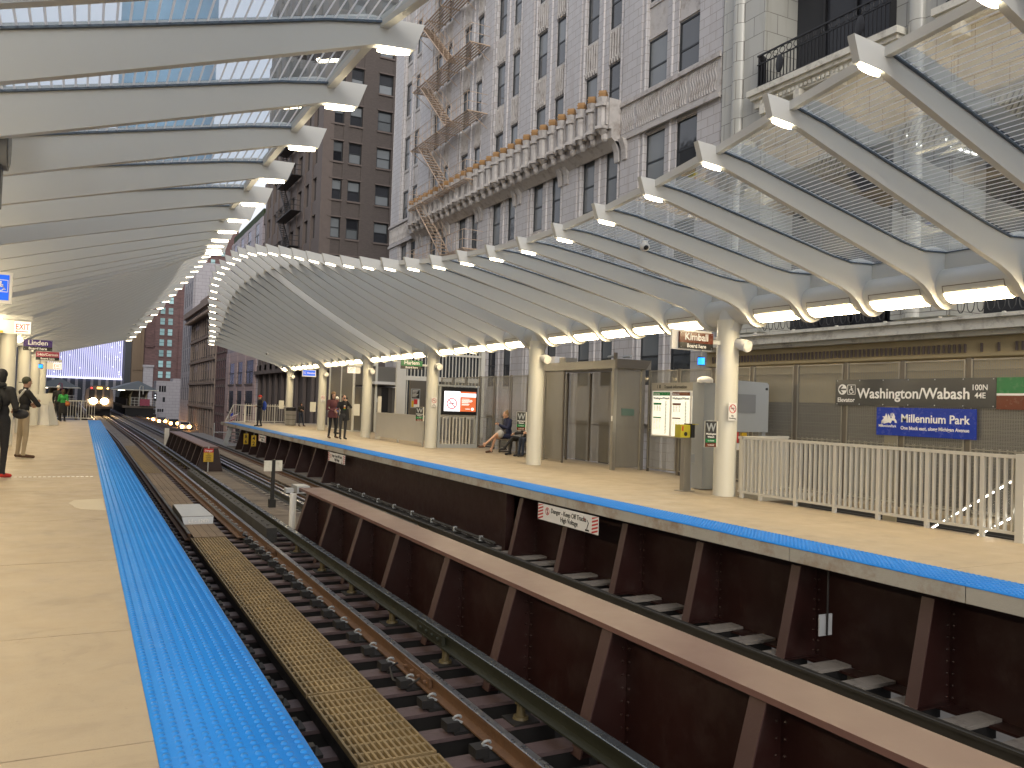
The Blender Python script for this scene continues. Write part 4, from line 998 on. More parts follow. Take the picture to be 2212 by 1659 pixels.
M().box(11.9,12.0,40.0,40.1,0,3.3).box(13.05,13.15,40.0,40.1,0,3.3).box(11.9,13.15,40.0,40.12,3.301,3.45).box(11.9,12.0,44.4,44.5,0,3.3).box(11.9,13.2,40.2,44.5,-.0,.02).box(11.9,12.0,42.2,42.25,0,3.3).build('frame',g['white2'],parent=t)
M().quad((11.95,40.12,.05),(11.95,44.4,.05),(11.95,44.4,3.3),(11.95,40.12,3.3)).build('side_mesh',g['wmesh2'],parent=t)
M().box(12.6,15.0,40.2,44.5,0,2.25).box(12.6,15.0,40.2,44.5,2.35,3.3).build('cab_wall',g['steel'],parent=t)
M().box(13.0,14.0,40.15,40.198,.05,2.28).build('door',g['steel_d'],parent=t); M().box(13.42,13.78,40.12,40.148,.05,2.26).build('dark_door_leaf',g['dark'],parent=t)
M().box(12.9,14.1,39.7,40.14,2.40,2.54).build('door_canopy',g['signwhite'],parent=t)
m = M()
for k in range(3): m.box(13.05+k*.06,13.09+k*.06,40.10,40.119,1.5,1.9-k*.1)
m.build('door_notices',g['signwhite'],parent=t)
t = thing('stair_tower',(13,36,0),'white slatted glass stair tower behind the Harlem sign','stair tower')
q = M()
for k in range(22): q.box(13.05+k*.17,13.09+k*.17,35.5,35.55,.95,4.3)
q.build('slats',g['fence'],parent=t)
M().box(12.55,13.0,35.48,35.62,.9,4.6).box(13.0,16.8,35.46,35.54,2.55,2.75).box(13.0,16.8,35.46,35.54,3.75,3.85).box(13.0,16.8,35.46,35.54,.85,.95).box(16.7,16.9,35.4,35.6,0,4.6).build('frame',g['fence'],parent=t)
M().box(13.0,16.7,35.62,35.66,.9,4.5).build('glazing',g['glass'],parent=t)
# ---------------- trash can, end railings, flag, ladder
t = thing('trash_can',(10.47,47,0),'ribbed stainless trash can with a black lid under the far column','trash can')
q = M()
for k in range(24):
    a = 2*math.pi*k/24; q.tube([(10.47+.26*math.cos(a),47+.26*math.sin(a),.06),(10.47+.26*math.cos(a),47+.26*math.sin(a),.84)],.026,5)
q.tube([(10.47,47,.04),(10.47,47,.84)],.25,20); q.build('body',g['steel'],parent=t); M().tube([(10.47,47,.841),(10.47,47,1.02),(10.47,47,1.05)],[.29,.29,.2],20).build('lid',g['black'],parent=t)
for z_ in (.05,.35,.6): M().tube([(10.47,47,z_),(10.47,47,z_+.03)],.29,20).build('hoop',g['steel_d'],parent=t)
rl = railing('railing',[(8.65,51.0,11.3,51.0)],1.06,'white picket railing closing the far end of the right platform',picket_h=1.15,flatbars=False,sp=.14,posts=((8.65,51.0,.04,1.08),))
t = thing('end_gate',(8.1,51,0),'white gate with a sloping bar at the tip of the right platform','gate')
q = M(); q.tube([(8.62,51.0,1.05),(7.98,51.0,1.05),(7.58,51.0,.12),(7.58,51.0,.02)],.022,6); q.tube([(7.6,51,.06),(8.62,51,.06)],.02,6)
for k in range(7): q.tube([(7.72+k*.135,51.0,.06),(7.72+k*.135,51.0,min(1.05,.12+(k*.135+.14)*2.4))],.012,5)
q.build('bars',g['fence'],parent=t)
t = thing('small_flag',(7.9,50.9,0),'small striped flag tied to the white end gate','flag')
M().tube([(7.72,50.88,.05),(8.02,50.88,.68)],.01,5).build('stick',g['grey'],parent=t)
q = M()
for k in range(6): q.ext([(7.74+.1*k*.35,.05+k*.055),(8.08+.1*k*.35,.22+k*.055),(8.08+.1*k*.35,.275+k*.055),(7.74+.1*k*.35,.105+k*.055)],'y',50.86,50.866,k%2)
q.build('stripes',[g['signpink'],g['signwhite']],parent=t)
M().ext([(7.80,.36),(7.95,.42),(7.98,.58),(7.84,.52)],'y',50.85,50.858).build('canton',g['signblue'],parent=t)
t = thing('track_ladder',(7.3,49,-1),'white steel steps and frame below the tip of the right platform','steps')
q = M()
for k in range(5): q.box(7.5,8.25,50.0,50.2,-1.2+k*.22,-1.16+k*.22)
for x_ in (6.86,8.3): q.tube([(x_,50.3,-1.5),(x_,50.3,-.02)],.03,6)
q.tube([(6.86,50.3,-.55),(8.3,50.3,-.55)],.025,6); q.ext([(7.55,-.2),(7.8,-.2),(7.45,-1.4),(7.2,-1.4)],'y',49.5,49.55); q.build('frame',g['galv'],parent=t)
def num_sign(y, x, a, b, lb):
    t = thing('marker_sign',(x,y,-.5),lb,'sign'); M().box(x-.115,x+.115,y-.01,y,-.80,-.28).build('plate',g['yellow'],parent=t)
    text(a,.25,(x,y-.012,-.50),g['ink'],'-y',t,align='CENTER',bold=.02); text(b,.25,(x,y-.012,-.75),g['ink'],'-y',t,align='CENTER',bold=.02)
    M().tube([(x,y+.01,-.28),(x,y+.01,-.16)],.012,5).build('hanger',g['grey_d'],parent=t)
num_sign(42.6,7.33,'8','6','yellow sign reading 8 6 hanging under the platform edge'); num_sign(40.8,7.38,'4','2','yellow sign reading 4 2 under the platform edge')
def danger(y0,y1,z0,z1,x,lb):
    t = thing('danger_sign',(x,(y0+y1)/2,z0),lb,'sign'); L = y1-y0; H = z1-z0
    M().box(x-.008,x,y0,y1,z0,z1).build('plate',g['signwhite'],parent=t)
    q = M()
    for (u0,u1) in ((0,.10*L),(L-.10*L,L)):
        for k in range(5):
            v = H*k/5; flat('-x',(x-.0085,y1,z0),[(u0+.01,v),(u1-.01,min(H,v+.05)),(u1-.01,min(H,v+.05+H/10)),(u0+.01,min(H,v+H/10))],.001,0,q)
    for b_ in ring(.055,.07,.17*L,H*.6,18): flat('-x',(x-.0085,y1,z0),b_,.001,0,q)
    flat('-x',(x-.0085,y1,z0),bar(.17*L-.05,H*.6+.05,.17*L+.05,H*.6-.05,.014),.0012,0,q)
    flat('-x',(x-.0083,y1,z0),bar(.17*L,H*.6-.05,.17*L,H*.6+.05,.022),.001,1,q)
    for b_ in (bar(.83*L-.05,.03,.83*L+.07,.03,.03),bar(.83*L,.05,.83*L+.05,.16,.022),bar(.83*L+.05,.15,.83*L+.0,.2,.016)): flat('-x',(x-.0085,y1,z0),b_,.001,1,q)
    for k in range(8): flat('-x',(x-.0085,y1,z0),bar(.79*L,.2,.79*L+.035*math.cos(k*.785),.2+.035*math.sin(k*.785),.006),.001,0,q)
    q.build('symbols',[g['red'],g['ink']],parent=t)
    text('Danger - Keep Off Tracks',.118*L/1.98,(x-.010,y1-.235*L,z0+H*.56),g['ink'],'-x',t,bold=.008,sx=1.0*.93)
    text('High Voltage',.118*L/1.98,(x-.010,y1-.40*L,z0+H*.18),g['ink'],'-x',t,bold=.008,sx=.93)
danger(11.22,13.20,-.485,-.195,7.48,'white Danger Keep Off Tracks High Voltage sign nearest under the platform edge')
danger(25.7,27.7,-.50,-.20,7.48,'smaller looking Danger Keep Off Tracks sign midway under the platform edge')
danger(38.4,40.1,-.50,-.20,7.48,'faint distant danger sign beside the yellow 4 2 sign')
t = thing('hanging_marker',(7.6,7.9,-.6),'blank pale marker plate on a rod below the near platform edge','marker')
M().box(7.50,7.70,6.72,6.735,-.93,-.69).build('plate',g['galv'],parent=t); M().tube([(7.60,6.70,-.92),(7.60,6.70,-.18)],.012,6).build('rod',g['dark'],parent=t)
t = thing('danger_notice',(4.08,31.1,-1.1),'red and yellow Danger notice on a post at the end of the far girder','sign')
M().box(3.92,4.25,31.05,31.07,-.47,-.33).build('red_plate',g['red'],parent=t); M().box(3.92,4.25,31.05,31.07,-.80,-.471).build('yellow_plate',g['yellow'],parent=t)
text('Danger',.09,(4.085,31.045,-.43),g['letter'],'-y',t,align='CENTER',bold=.015)
for k,w_ in enumerate(('No','clearance','on girder','beyond','this point')): text(w_,.05,(4.085,31.045,-.535-k*.06),g['ink'],'-y',t,align='CENTER')
M().tube([(4.085,31.09,-1.15),(4.085,31.09,-.25)],.022,8).build('post',g['galv'],parent=t)
t = thing('signal_post',(4.28,20.9,-1.15),'dark post with a blank wooden marker board between the tracks','marker post')
M().box(4.24,4.32,20.86,20.94,-1.15,.02).box(4.20,4.36,20.82,20.98,-1.149,-.95).build('post',g['dark'],parent=t)
M().box(4.05,4.24,20.88,20.90,-.26,.0).box(4.33,4.5,20.92,20.95,-.26,.0).build('board',g['cream_o'],parent=t)
t = thing('switch_cover',(5.9,22.6,-1.1),'white and dark equipment box on the far track','equipment box')
M().box(5.45,5.80,23.3,24.0,-1.1,-.90).build('white_box',g['galv'],parent=t); M().box(5.50,5.6,23.25,23.299,-1.05,-.93).build('opening',g['black'],parent=t)
t = thing('white_post',(4.05,17.4,-1.1),'white pipe post at the end of the foreground girder','post')
M().tube([(3.98,17.35,-1.15),(3.98,17.35,-.42)],.07,14).build('pipe',g['signwhite'],parent=t,smooth=True); M().box(3.86,4.02,17.5,17.7,-.42,-.33).build('junction_box',g['galv'],parent=t)
M().box(3.75,3.95,44.5,44.7,-1.2,-.15).build('white_post',g['signwhite'],label='white post at the far end of the far girder',cat='post')
t = thing('sheet_metal_cover',(2.3,19.6,-1.1),'bent white sheet metal cover with faint handwriting on the walkway','metal cover')
zc = -1.0
M().add([(1.97,18.6,zc),(2.60,18.6,zc),(2.56,20.7,zc+.0),(2.0,20.7,zc),(2.04,18.45,zc-.27),(2.57,18.45,zc-.27),(2.60,18.6,zc-.01),(1.97,18.6,zc-.01)],[(0,1,2,3),(7,4,5,6)]).build('sheet',g['galv'],parent=t)
M().box(1.98,1.99,18.6,20.7,-1.16,zc-.002).box(2.58,2.59,18.6,20.7,-1.16,zc-.002).build('side',g['dark'],parent=t)
text('L1 - 1267/',.10,(2.09,18.50,-1.12),g['letter'],'-y',t,bold=0); text('10341K',.10,(2.13,18.46,-1.24),g['letter'],'-y',t,bold=0)
# left platform: sandwich board, end railing
t = thing('sandwich_board',(-1.1,42.3,0),'blank white folding sandwich board standing on the left platform','sandwich board')
def aboard(y0):
    q = M(); q.ext([(-1.85,.02),(-1.25,.02),(-1.25,.06),(-1.30,1.06),(-1.75,1.06)],'y',0,.03); return q
q = M(); q.add([(-1.79,42.1,0),(-1.20,41.6,0),(-1.33,42.25,1.08),(-1.56,42.4,1.08),(-1.82,42.14,0),(-1.23,41.64,0),(-1.36,42.29,1.08),(-1.59,42.44,1.08)],[(0,1,2,3),(7,6,5,4),(0,4,5,1),(1,5,6,2),(2,6,7,3),(3,7,4,0)])
q.build('front_leaf',g['signwhite'],parent=t)
q = M(); q.add([(-1.20,41.75,0),(-.86,42.4,0),(-1.14,42.5,1.04),(-1.33,42.25,1.04),(-1.22,41.8,0),(-.88,42.45,0),(-1.16,42.55,1.04),(-1.35,42.3,1.04)],[(0,1,2,3),(7,6,5,4),(0,4,5,1),(1,5,6,2),(2,6,7,3),(3,7,4,0)])
q.build('side_leaf',g['fence'],parent=t); M().tube([(-1.5,42.33,1.08),(-1.47,42.3,1.15),(-1.38,42.25,1.15),(-1.36,42.22,1.08)],.02,6).build('handle',g['signwhite'],parent=t,smooth=True)
railing('railing',[(-2.6,50.1,.72,50.1)],1.05,'white railing closing the far end of the left platform',picket_h=1.05,flatbars=False,sp=.13)
t = thing('call_point',(-1.60,33.9,1),'cream and yellow call point box on the left column beside the man with folded arms','call box')
M().box(-1.63,-1.42,33.8,34.0,1.05,1.35).build('case',g['white2'],parent=t); M().box(-1.50,-1.44,33.79,33.799,1.1,1.3).build('yellow_strip',g['yellow'],parent=t)
# ================================================================== BUILDINGS ON THE RIGHT
XF = 18.5
def win_x(parent, w, h, blind=None, gl=None, depth=.12, sash=True, name='window'):
    """sash window looking towards -x, local origin at lower near corner; returns source objects"""
    fr = M(); f = .06; x = XF+.12
    fr.box(x,x+.08,0,f,0,h); fr.box(x,x+.08,w-f,w,0,h); fr.box(x,x+.08,f,w-f,h-f,h); fr.box(x,x+.08,f,w-f,0,f)
    if sash: fr.box(x+.01,x+.08,f,w-f,h*.5-.035,h*.5+.035)
    return fr, x
WIN = {}
def put_window(parent, y, z, w, h, kind):
    key = (round(w,2),round(h,2),kind)
    off = Vector((0,y,z))-WL[parent.name]
    if key in WIN:
        s = WIN[key]; c = s.copy(); COL.objects.link(c); c.parent = parent; c.location = (0-WL[parent.name].x,off.y,off.z)
        for ch in s.children: d_ = ch.copy(); COL.objects.link(d_); d_.parent = c
        return c
    fr, x = win_x(parent,w,h)
    o = fr.build('window',g['frame']); o.parent = parent; o.location = (0-WL[parent.name].x,off.y,off.z); WL[o.name] = Vector((0,0,0))
    pm = M()
    if kind == 'half':
        pm.box(x+.03,x+.05,.061,w-.061,.061,h*.5-.036,1); pm.box(x+.03,x+.05,.061,w-.061,h*.5+.036,h-.061,0)
    elif kind == 'blind': pm.box(x+.03,x+.05,.061,w-.061,.061,h*.5-.036,0).box(x+.03,x+.05,.061,w-.061,h*.5+.036,h-.061,0)
    else: pm.box(x+.03,x+.05,.061,w-.061,.061,h*.5-.036,1).box(x+.03,x+.05,.061,w-.061,h*.5+.036,h-.061,1)
    p_ = pm.build('pane',[g['blind'],g['glass']]); p_.parent = o; WIN[key] = o; return o
rw = random.Random(11)
# ---- white terracotta block, Y 21.2 .. 54.7
WB = thing('terracotta_building',(XF,38,-5.7),'white glazed terracotta office block with tall paired windows and an ornate ledge','building')
ZT = 36
sills = [-1.15,2.49,6.14,9.77,13.42,17.03,20.66,24.3,27.95,31.6]; HH = 2.12
M().box(XF+.40,XF+14,21.2,54.7,-5.7,ZT).build('core_wall',g['terra'],parent=WB)
bays = []
wins = []   # (y0, w)
wins += [(22.42,1.22),(24.28,1.17)]
piers = [(21.2,22.42),(25.45,27.2)]
y = 27.2
for k in range(5):
    a = 27.2+4.37*k
    wins += [(a,.93),(a+1.75,.93)]
    piers.append((a+2.68,a+4.37))
piers[-1] = (a+2.68,49.72)
wins += [(49.72,1.08),(51.56,1.04)]; piers.append((52.6,54.7))
mull = [(23.64,24.28),(50.8,51.56)]+[(27.2+4.37*k+.93,27.2+4.37*k+1.75) for k in range(5)]
for (a,b) in piers:
    m = M(); m.box(XF,XF+.42,a,b,-5.7,ZT)
    if b-a > 1.5:
        m.box(XF-.07,XF-.001,a+.28,b-.28,-5.7,ZT)
        for yy in (a+.07,b-.07): m.tube([(XF+.0,yy,-5.7),(XF+.0,yy,ZT)],.05,8)
    m.build('pier',g['terra'],parent=WB)
for (a,b) in mull:
    m = M(); m.box(XF+.05,XF+.41,a,b,-5.7,ZT); m.tube([(XF+.04,(a+b)/2,-5.7),(XF+.04,(a+b)/2,ZT)],.06,8)
    m.build('mullion_pier',g['terra'],parent=WB)
for (y0_,w) in wins:
    zmax = 15.8+.43*(y0_-21)
    for s in sills:
        if s > zmax or (s < 2 and y0_ < 26): continue
        hh = HH if s != 9.77 else 2.2
        put_window(WB,y0_,s,w,hh,rw.choice(['blind','blind','half','dark','half']))
    edge = y0_ < 26 or y0_ > 49.6
    for s in sills:
        m = M()
        zt_ = s-.0; zb_ = s-(3.635-HH)+.03
        if zt_ > zmax+2: break
        m.box(XF+.11,XF+.39,y0_+.001,y0_+w-.001,zb_,zt_)
        m.box(XF+.08,XF+.39,y0_+.001,y0_+w-.001,zt_-.10,zt_-.001+.0,0)
        if not edge:
            n = 5
            for k in range(n):
                yy = y0_+w*(k+.5)/n
                m.tube([(XF+.07,yy,zb_+.22),(XF+.07,yy,zt_-.12)],.06,6); m.tube([(XF+.05,yy,zb_+.02),(XF+.05,yy,zb_+.22)],[.05,.085],6)
        else:
            m.box(XF+.12,XF+.15,y0_+.12,y0_+w-.12,zb_+.2,zt_-.25)
            for zz in (zb_+.04,zt_-.2): m.box(XF+.06,XF+.159,y0_+.001,y0_+w-.001,zz,zz+.07)
        m.build('spandrel',g['terra_o'],parent=WB)
# band on the end bays (wavy fluting) and string courses
for (a,b) in ((21.2,26.95),(49.65,54.7)):
    m = M(); m.box(XF-.06,XF-.001,a,b,12.15,13.50)
    for zz in (12.05,13.42): m.box(XF-.16,XF-.061,a-.03,b+.03,zz,zz+.13); m.box(XF-.12,XF-.06,a,b,zz+.131,zz+.2)
    n = int((b-a)/.13)
    for k in range(n):
        yy = a+.1+k*.13; pts = [(XF-.075,yy+.045*math.sin(j*1.05),12.35+j*.098) for j in range(11)]
        if k % 12 not in (0,): m.tube(pts,.028,5)
    m.build('fluted_band',g['terra_o'],parent=WB)
# projecting ornate ledge
m = M(); a0,b0 = 26.95,49.62
m.box(XF-.62,XF-.08,a0,b0,12.55,13.75); m.box(XF-.50,XF-.08,a0,b0,12.2,12.549)
m.ext([(XF-.09,12.2),(XF-.48,12.2),(XF-.09,11.85)],'y',a0,b0)
n = int((b0-a0)/.79); k = 0
while k < n:
    yy = a0+.4+k*.79; big = (k % 6 in (0,)); r = .22 if not big else .29
    m.tube([(XF-.66,yy,12.35),(XF-.66,yy,12.5),(XF-.68,yy,13.6),(XF-.68,yy,13.82)],[.06,r*.8,r*.8,r],8)
    for z_ in (12.55,13.45): m.tube([(XF-.68,yy,z_),(XF-.68,yy,z_+.12)],r+.05,6)
    for s_ in (-.28,.28): m.box(XF-.72,XF-.60,yy+s_-.05,yy+s_+.05,12.7,13.6)
    m.ball((XF-.70,yy+.39,12.60),(.12,.12,.16),0,6,5)
    m.ball((XF-.55,yy,12.3),(.16,.15,.2),0,8,6)
    zc = 13.83; mc = M()
    mc.tube([(XF-.68,yy,zc),(XF-.68,yy,zc+.05),(XF-.68,yy,zc+.06),(XF-.68,yy,zc+.17),(XF-.68,yy,zc+.18),(XF-.68,yy,zc+.27)],[.19,.25,.18,.25,.19,.21],4); mc.build('finial',g['ochre'],parent=WB)
    k += 1
m.build('ornate_ledge',g['terra_o'],parent=WB)
for k in range(6):   # carved consoles under the ledge at the piers
    yy = 27.0+4.37*k-.1
    for o2 in (-.45,.05): M().ext([(XF-.072,11.3),(XF-.13,11.3),(XF-.17,11.7),(XF-.32,12.1),(XF-.072,12.1)],'y',yy+o2,yy+o2+.3).build('console',g['terra_o'],parent=WB)
# fire escape
fe = thing('fire_escape',(XF,43.5,2),'rusty buff zigzag fire escape climbing the white terracotta block','fire escape')
XO = XF-1.25
lv = [s-.05 for s in sills if s > 1]
for k,z in enumerate(lv):
    m = M()
    for j in range(7): m.box(XO+.05+j*.165,XO+.14+j*.165,39.4,47.9,z-.02,z)
    for yy in (39.4,41.5,43.6,45.7,47.85): m.box(XO,XF-.05,yy-.03,yy+.03,z-.07,z-.021); m.tube([(XO+.05,yy,z-.05),(XF-.02,yy,z-.85)],.022,5)
    m.build('landing',g['escape'],parent=fe)
    m = M()
    for h_ in (.45,.95): m.tube([(XF-.1,39.35,z+h_),(XO,39.35,z+h_),(XO,47.95,z+h_),(XF-.1,47.95,z+h_)],.016,5)
    for j in range(13): m.tube([(XO,39.4+j*.71,z),(XO,39.4+j*.71,z+.95)],.013,4)
    m.build('guard_rail',g['escape'],parent=fe)
    if k > 0:
        zb = lv[k-1]; m = M(); ya, yb = 46.9, 42.6
        for xs in (XO+.12,XO+.75):
            m.tube([(xs,ya,z),(xs,yb,zb)],.035,5); m.tube([(xs,ya,z+.9),(xs,yb,zb+.9)],.014,5); m.tube([(xs,ya,z+.5),(xs,yb,zb+.5)],.012,5)
            for j in range(7): t_ = j/6; m.tube([(xs,ya+(yb-ya)*t_,z+(zb-z)*t_),(xs,ya+(yb-ya)*t_,z+(zb-z)*t_+.9)],.011,4)
        n = 15
        for j in range(n): t_ = (j+.5)/n; yy = ya+(yb-ya)*t_; zz = z+(zb-z)*t_; m.box(XO+.12,XO+.75,yy-.11,yy+.11,zz-.012,zz+.012)
        m.build('stair_flight',g['escape'],parent=fe)
# ---- cream building, Y <21.15
CB = thing('cream_building',(XF,12,-5.7),'cream glazed building with deep balconied openings on the right','building')
M().box(XF+1.6,XF+14,-12,21.15,-5.7,30).build('core_wall',g['cream'],parent=CB)
M().box(XF+1.3,XF+1.55,-12,21.15,-5.7,30).build('deep_glazing',g['dglass'],parent=CB)
def pier(a,b,z0,z1,pil=True):
    m = M(); m.box(XF,XF+1.58,a,b,z0,z1)
    if pil and b-a > .8:
        c = (a+b)/2; m.box(XF-.05,XF-.001,a+.02,b-.02,z0,z1); m.tube([(XF+.02,c+.2,z0),(XF+.02,c+.2,z1)],.25,16)
    m.build('pier',g['cream'],parent=CB,smooth=35)
pier(19.2,21.14,4.1,30); pier(12.85,14.5,4.1,30); pier(5.6,7.4,4.1,30); pier(-1.2,.6,4.1,30)
for (a,b) in ((14.5,19.2),(7.4,12.85),(.6,5.6)):
    m = M(); m.box(XF+.05,XF+1.58,a+.001,b-.001,8.9,11.05); m.box(XF+.05,XF+1.58,a+.001,b-.001,16.2,19.5)
    m.build('floor_wall',g['cream'],parent=CB)
    m = M(); m.box(XF-.45,XF+.6,a-.35,b+.35,11.42,11.60); m.box(XF-.36,XF-.001,a-.28,b+.28,11.30,11.419); m.box(XF-.24,XF+.04,a-.2,b+.2,11.06,11.299)
    for k in range(int((b-a)/.16)): m.box(XF-.30,XF-.24,a+.05+k*.16,a+.13+k*.16,11.12,11.22)
    for k in range(4): m.box(XF-.40,XF-.0,a+.2+k*(b-a-.6)/3,a+.42+k*(b-a-.6)/3,10.75,11.055)
    m.build('balcony_slab',g['cream_o'],parent=CB)
    m = M(); X_ = XF-.30
    m.box(X_-.02,X_+.02,a-.05,b+.05,12.62,12.67); m.box(X_-.02,X_+.02,a-.05,b+.05,11.66,11.70); m.box(X_-.02,X_+.02,a-.05,b+.05,12.35,12.38)
    n = int((b-a)/.13)
    for k in range(n+1): m.box(X_-.012,X_+.012,a+k*(b-a)/n-.012,a+k*(b-a)/n+.012,11.7,12.35)
    n = int((b-a)/.27)
    for k in range(n):
        yy = a+.13+k*(b-a)/n
        pts = [(X_,yy+.105*math.cos(t_*math.pi/5),12.50+.105*math.sin(t_*math.pi/5)) for t_ in range(11)]; m.tube(pts,.016,4,caps=False)
    for yy in (a,b): m.box(X_,XF,yy-.02,yy+.02,11.66,12.67)
    for yy in (a+.9,b-.9): m.ball((X_-.03,yy,12.1),(.03,.16,.28),0,8,6)
    m.build('iron_balustrade',g['iron'],parent=CB)
    # window bars in the depth
    m = M()
    for k in range(1,4): m.box(XF+1.2,XF+1.29,a+k*(b-a)/4-.04,a+k*(b-a)/4+.04,4.1,16.2)
    m.build('mullions',g['iron'],parent=CB)
    m = M(); m.box(XF-.12,XF-.08,a+.1,b-.1,4.55,4.58); n = int((b-a)/.25)
    for k in range(n): yy = a+.2+k*(b-a-.3)/n; m.tube([(XF-.1,yy+.09*math.cos(t_*.6283),4.3+.2*math.sin(t_*.6283)) for t_ in range(11)],.013,4,caps=False)
    m.build('low_railing',g['iron'],parent=CB)
m = M(); m.box(XF-.75,XF+1.58,-12,21.15,3.62,3.88); m.box(XF-.55,XF+1.58,-12,21.15,3.50,3.619); m.box(XF-.85,XF-.751,-12,21.2,3.86,3.93); m.box(XF+.3,XF+1.58,-12,21.15,3.88,4.1)
for k in range(14): m.box(XF-.83,XF-.76,.5+k*1.5,.56+k*1.5,3.931,3.97)
m.build('cornice',g['cream_o'],parent=CB)
m = M(); m.box(XF-.35,XF+1.2,-12,21.15,3.02,3.499); m.box(XF-.2,XF+1.2,-12,21.15,2.75,3.019)
for k in range(150):
    yy = 1.0+k*.133
    if 10.9 < yy < 12.1 and int(k) % 3: continue
    m.box(XF-.40,XF-.351,yy,yy+.038,3.14,3.34,1)
m.box(XF-.40,XF-.351,-12,21.15,3.04,3.10)
m.build('frieze',[g['tan_o'],g['bstone']],parent=CB)
m = M()
for (a,b) in ((14.6,20.9),(8.2,14.2),(1.5,7.8)): m.box(XF+.0,XF+.05,a,b,-5.7,1.93)
m.build('roller_shutter',g['shutter'],parent=CB)
M().box(XF-.0,XF+.05,-12,21.15,1.93,2.749).box(XF-.02,XF+.07,14.2,14.6,-5.7,1.93).box(XF-.02,XF+.07,7.8,8.2,-5.7,1.93).build('shopfront_band',g['tan_o'],parent=CB)
# ---- brown tall building, Y 74.6 .. 102
BB = thing('brown_building',(XF,88,-5.7),'tall dark brown brick tower with a fire escape beyond the white block','building')
XB2 = 34
M().box(XF+.35,XB2,74.95,102.2,-5.7,90).build('core_wall',g['bbrick'],parent=BB)
m = M(); m.box(XF,XF+1.0,74.6,75.2,4.6,90); m.box(XF,XF+.349,75.2,76.4,4.6,90)
k = 0; y = 78.2
while y < 102: m.box(XF,XF+.349,y,min(y+1.1,102.2),4.6,90); y += 3.05
m.build('corner_piers',g['bstone'],parent=BB)
m = M()
for z in [6.0+3.52*k for k in range(22)]: m.box(XF+.1,XF+.348,76.4,102.2,z-1.3,z)
m.build('spandrels',g['bstone'],parent=BB)
m = M()
for z in [6.0+3.52*k for k in range(22)]: m.box(XF+.30,XF+.345,76.4,102,z,z+2.2)
m.build('side_windows',g['glass'],parent=BB)
M().box(XF-.35,XB2,74.3,102.3,4.2,4.6).box(XF+.0,XB2,74.6,102.2,4.601,5.3).build('base_cornice',g['bstone'],parent=BB)
m = M(); m.box(XF,XB2,74.6,75.0,-5.7,-2.0)
for yy in range(0,9): m.box(XF+.02,XF+.3,75.2+yy*3.2,75.6+yy*3.2,-5.7,4.2)
m.build('ground_piers',g['bstone'],parent=BB)
# frontal windows
cols = [(19.25,20.4),(20.95,22.15),(23.6,25.0),(26.4,27.6),(28.6,29.8)]
fl = [23.45-3.52*k for k in range(-5,6)]
m = M(); xs = [XF+1.0]+[v for c_ in cols for v in c_]+[XB2]
for a,b in zip(xs[1::2][:-1],xs[2::2]):
    pass
m = M(); prev = XF+.0
for (a,b) in cols+[(XB2,XB2)]:
    m.box(max(prev,XF+1.001),a,74.62,74.949,5.3,70) if a > XF+1.01 else None; prev = b
for z in fl:
    for (a,b) in cols:
        pass
m.build('front_piers',g['bbrick'],parent=BB)
for (a,b) in cols:
    m = M()
    zz = sorted(fl)
    lo = 5.3
    for z in zz:
        M().box(a+.001,b-.001,74.68,74.949,lo,z).build('front_spandrel',g['bbrick'],parent=BB); lo = z+1.85
    M().box(a+.001,b-.001,74.68,74.949,lo,70).build('front_spandrel',g['bbrick'],parent=BB)
for z in fl:
    for j,(a,b) in enumerate(cols):
        wo = M().box(a+.02,b-.02,74.80,74.86,z+.0,z+.08).box(a+.02,b-.02,74.80,74.86,z+1.77,z+1.85).box(a+.02,a+.1,74.80,74.86,z+.08,z+1.77).box(b-.1,b-.02,74.80,74.86,z+.08,z+1.77).box(a+.1,b-.1,74.80,74.86,z+.9,z+.97).box(a-.06,b+.06,74.54,74.619,z-.18,z-.02,1).box(a-.06,b+.06,74.54,74.619,z+1.87,z+2.0,1).build('window',[g['frame'],g['bstone']],parent=BB)
        kk = rw.random()
        M().box(a+.1,b-.1,74.87,74.88,z+.08,z+.9,1 if kk > .4 else 0).box(a+.1,b-.1,74.87,74.88,z+.97,z+1.77,0 if kk > .3 else 1).build('pane',[g['blind'],g['dglass']],parent=wo)
f2 = thing('fire_escape',(XF,84,2),'black iron fire escape on the street side of the tall brown tower','fire escape')
for k in range(9):
    z = 6.0+3.52*k; m = M(); m.box(XF-1.1,XF-.05,82,89,z-.06,z)
    for h_ in (.5,1.0): m.tube([(XF-.1,82,z+h_),(XF-1.1,82,z+h_),(XF-1.1,89,z+h_),(XF-.1,89,z+h_)],.03,4)
    for j in range(15): m.tube([(XF-1.1,82+j*.5,z),(XF-1.1,82+j*.5,z+1)],.02,4)
    m.build('landing',g['iron'],parent=f2)
    m = M()
    for xs in (XF-.95,XF-.4): m.tube([(xs,88.5,z+3.5),(xs,84.5,z)],.05,4)
    for j in range(12): t_ = j/12; m.box(XF-.95,XF-.4,84.5+4*t_-.12,84.5+4*t_+.12,z+3.5*t_,z+3.5*t_+.04)
    m.build('stair_flight',g['iron'],parent=f2)
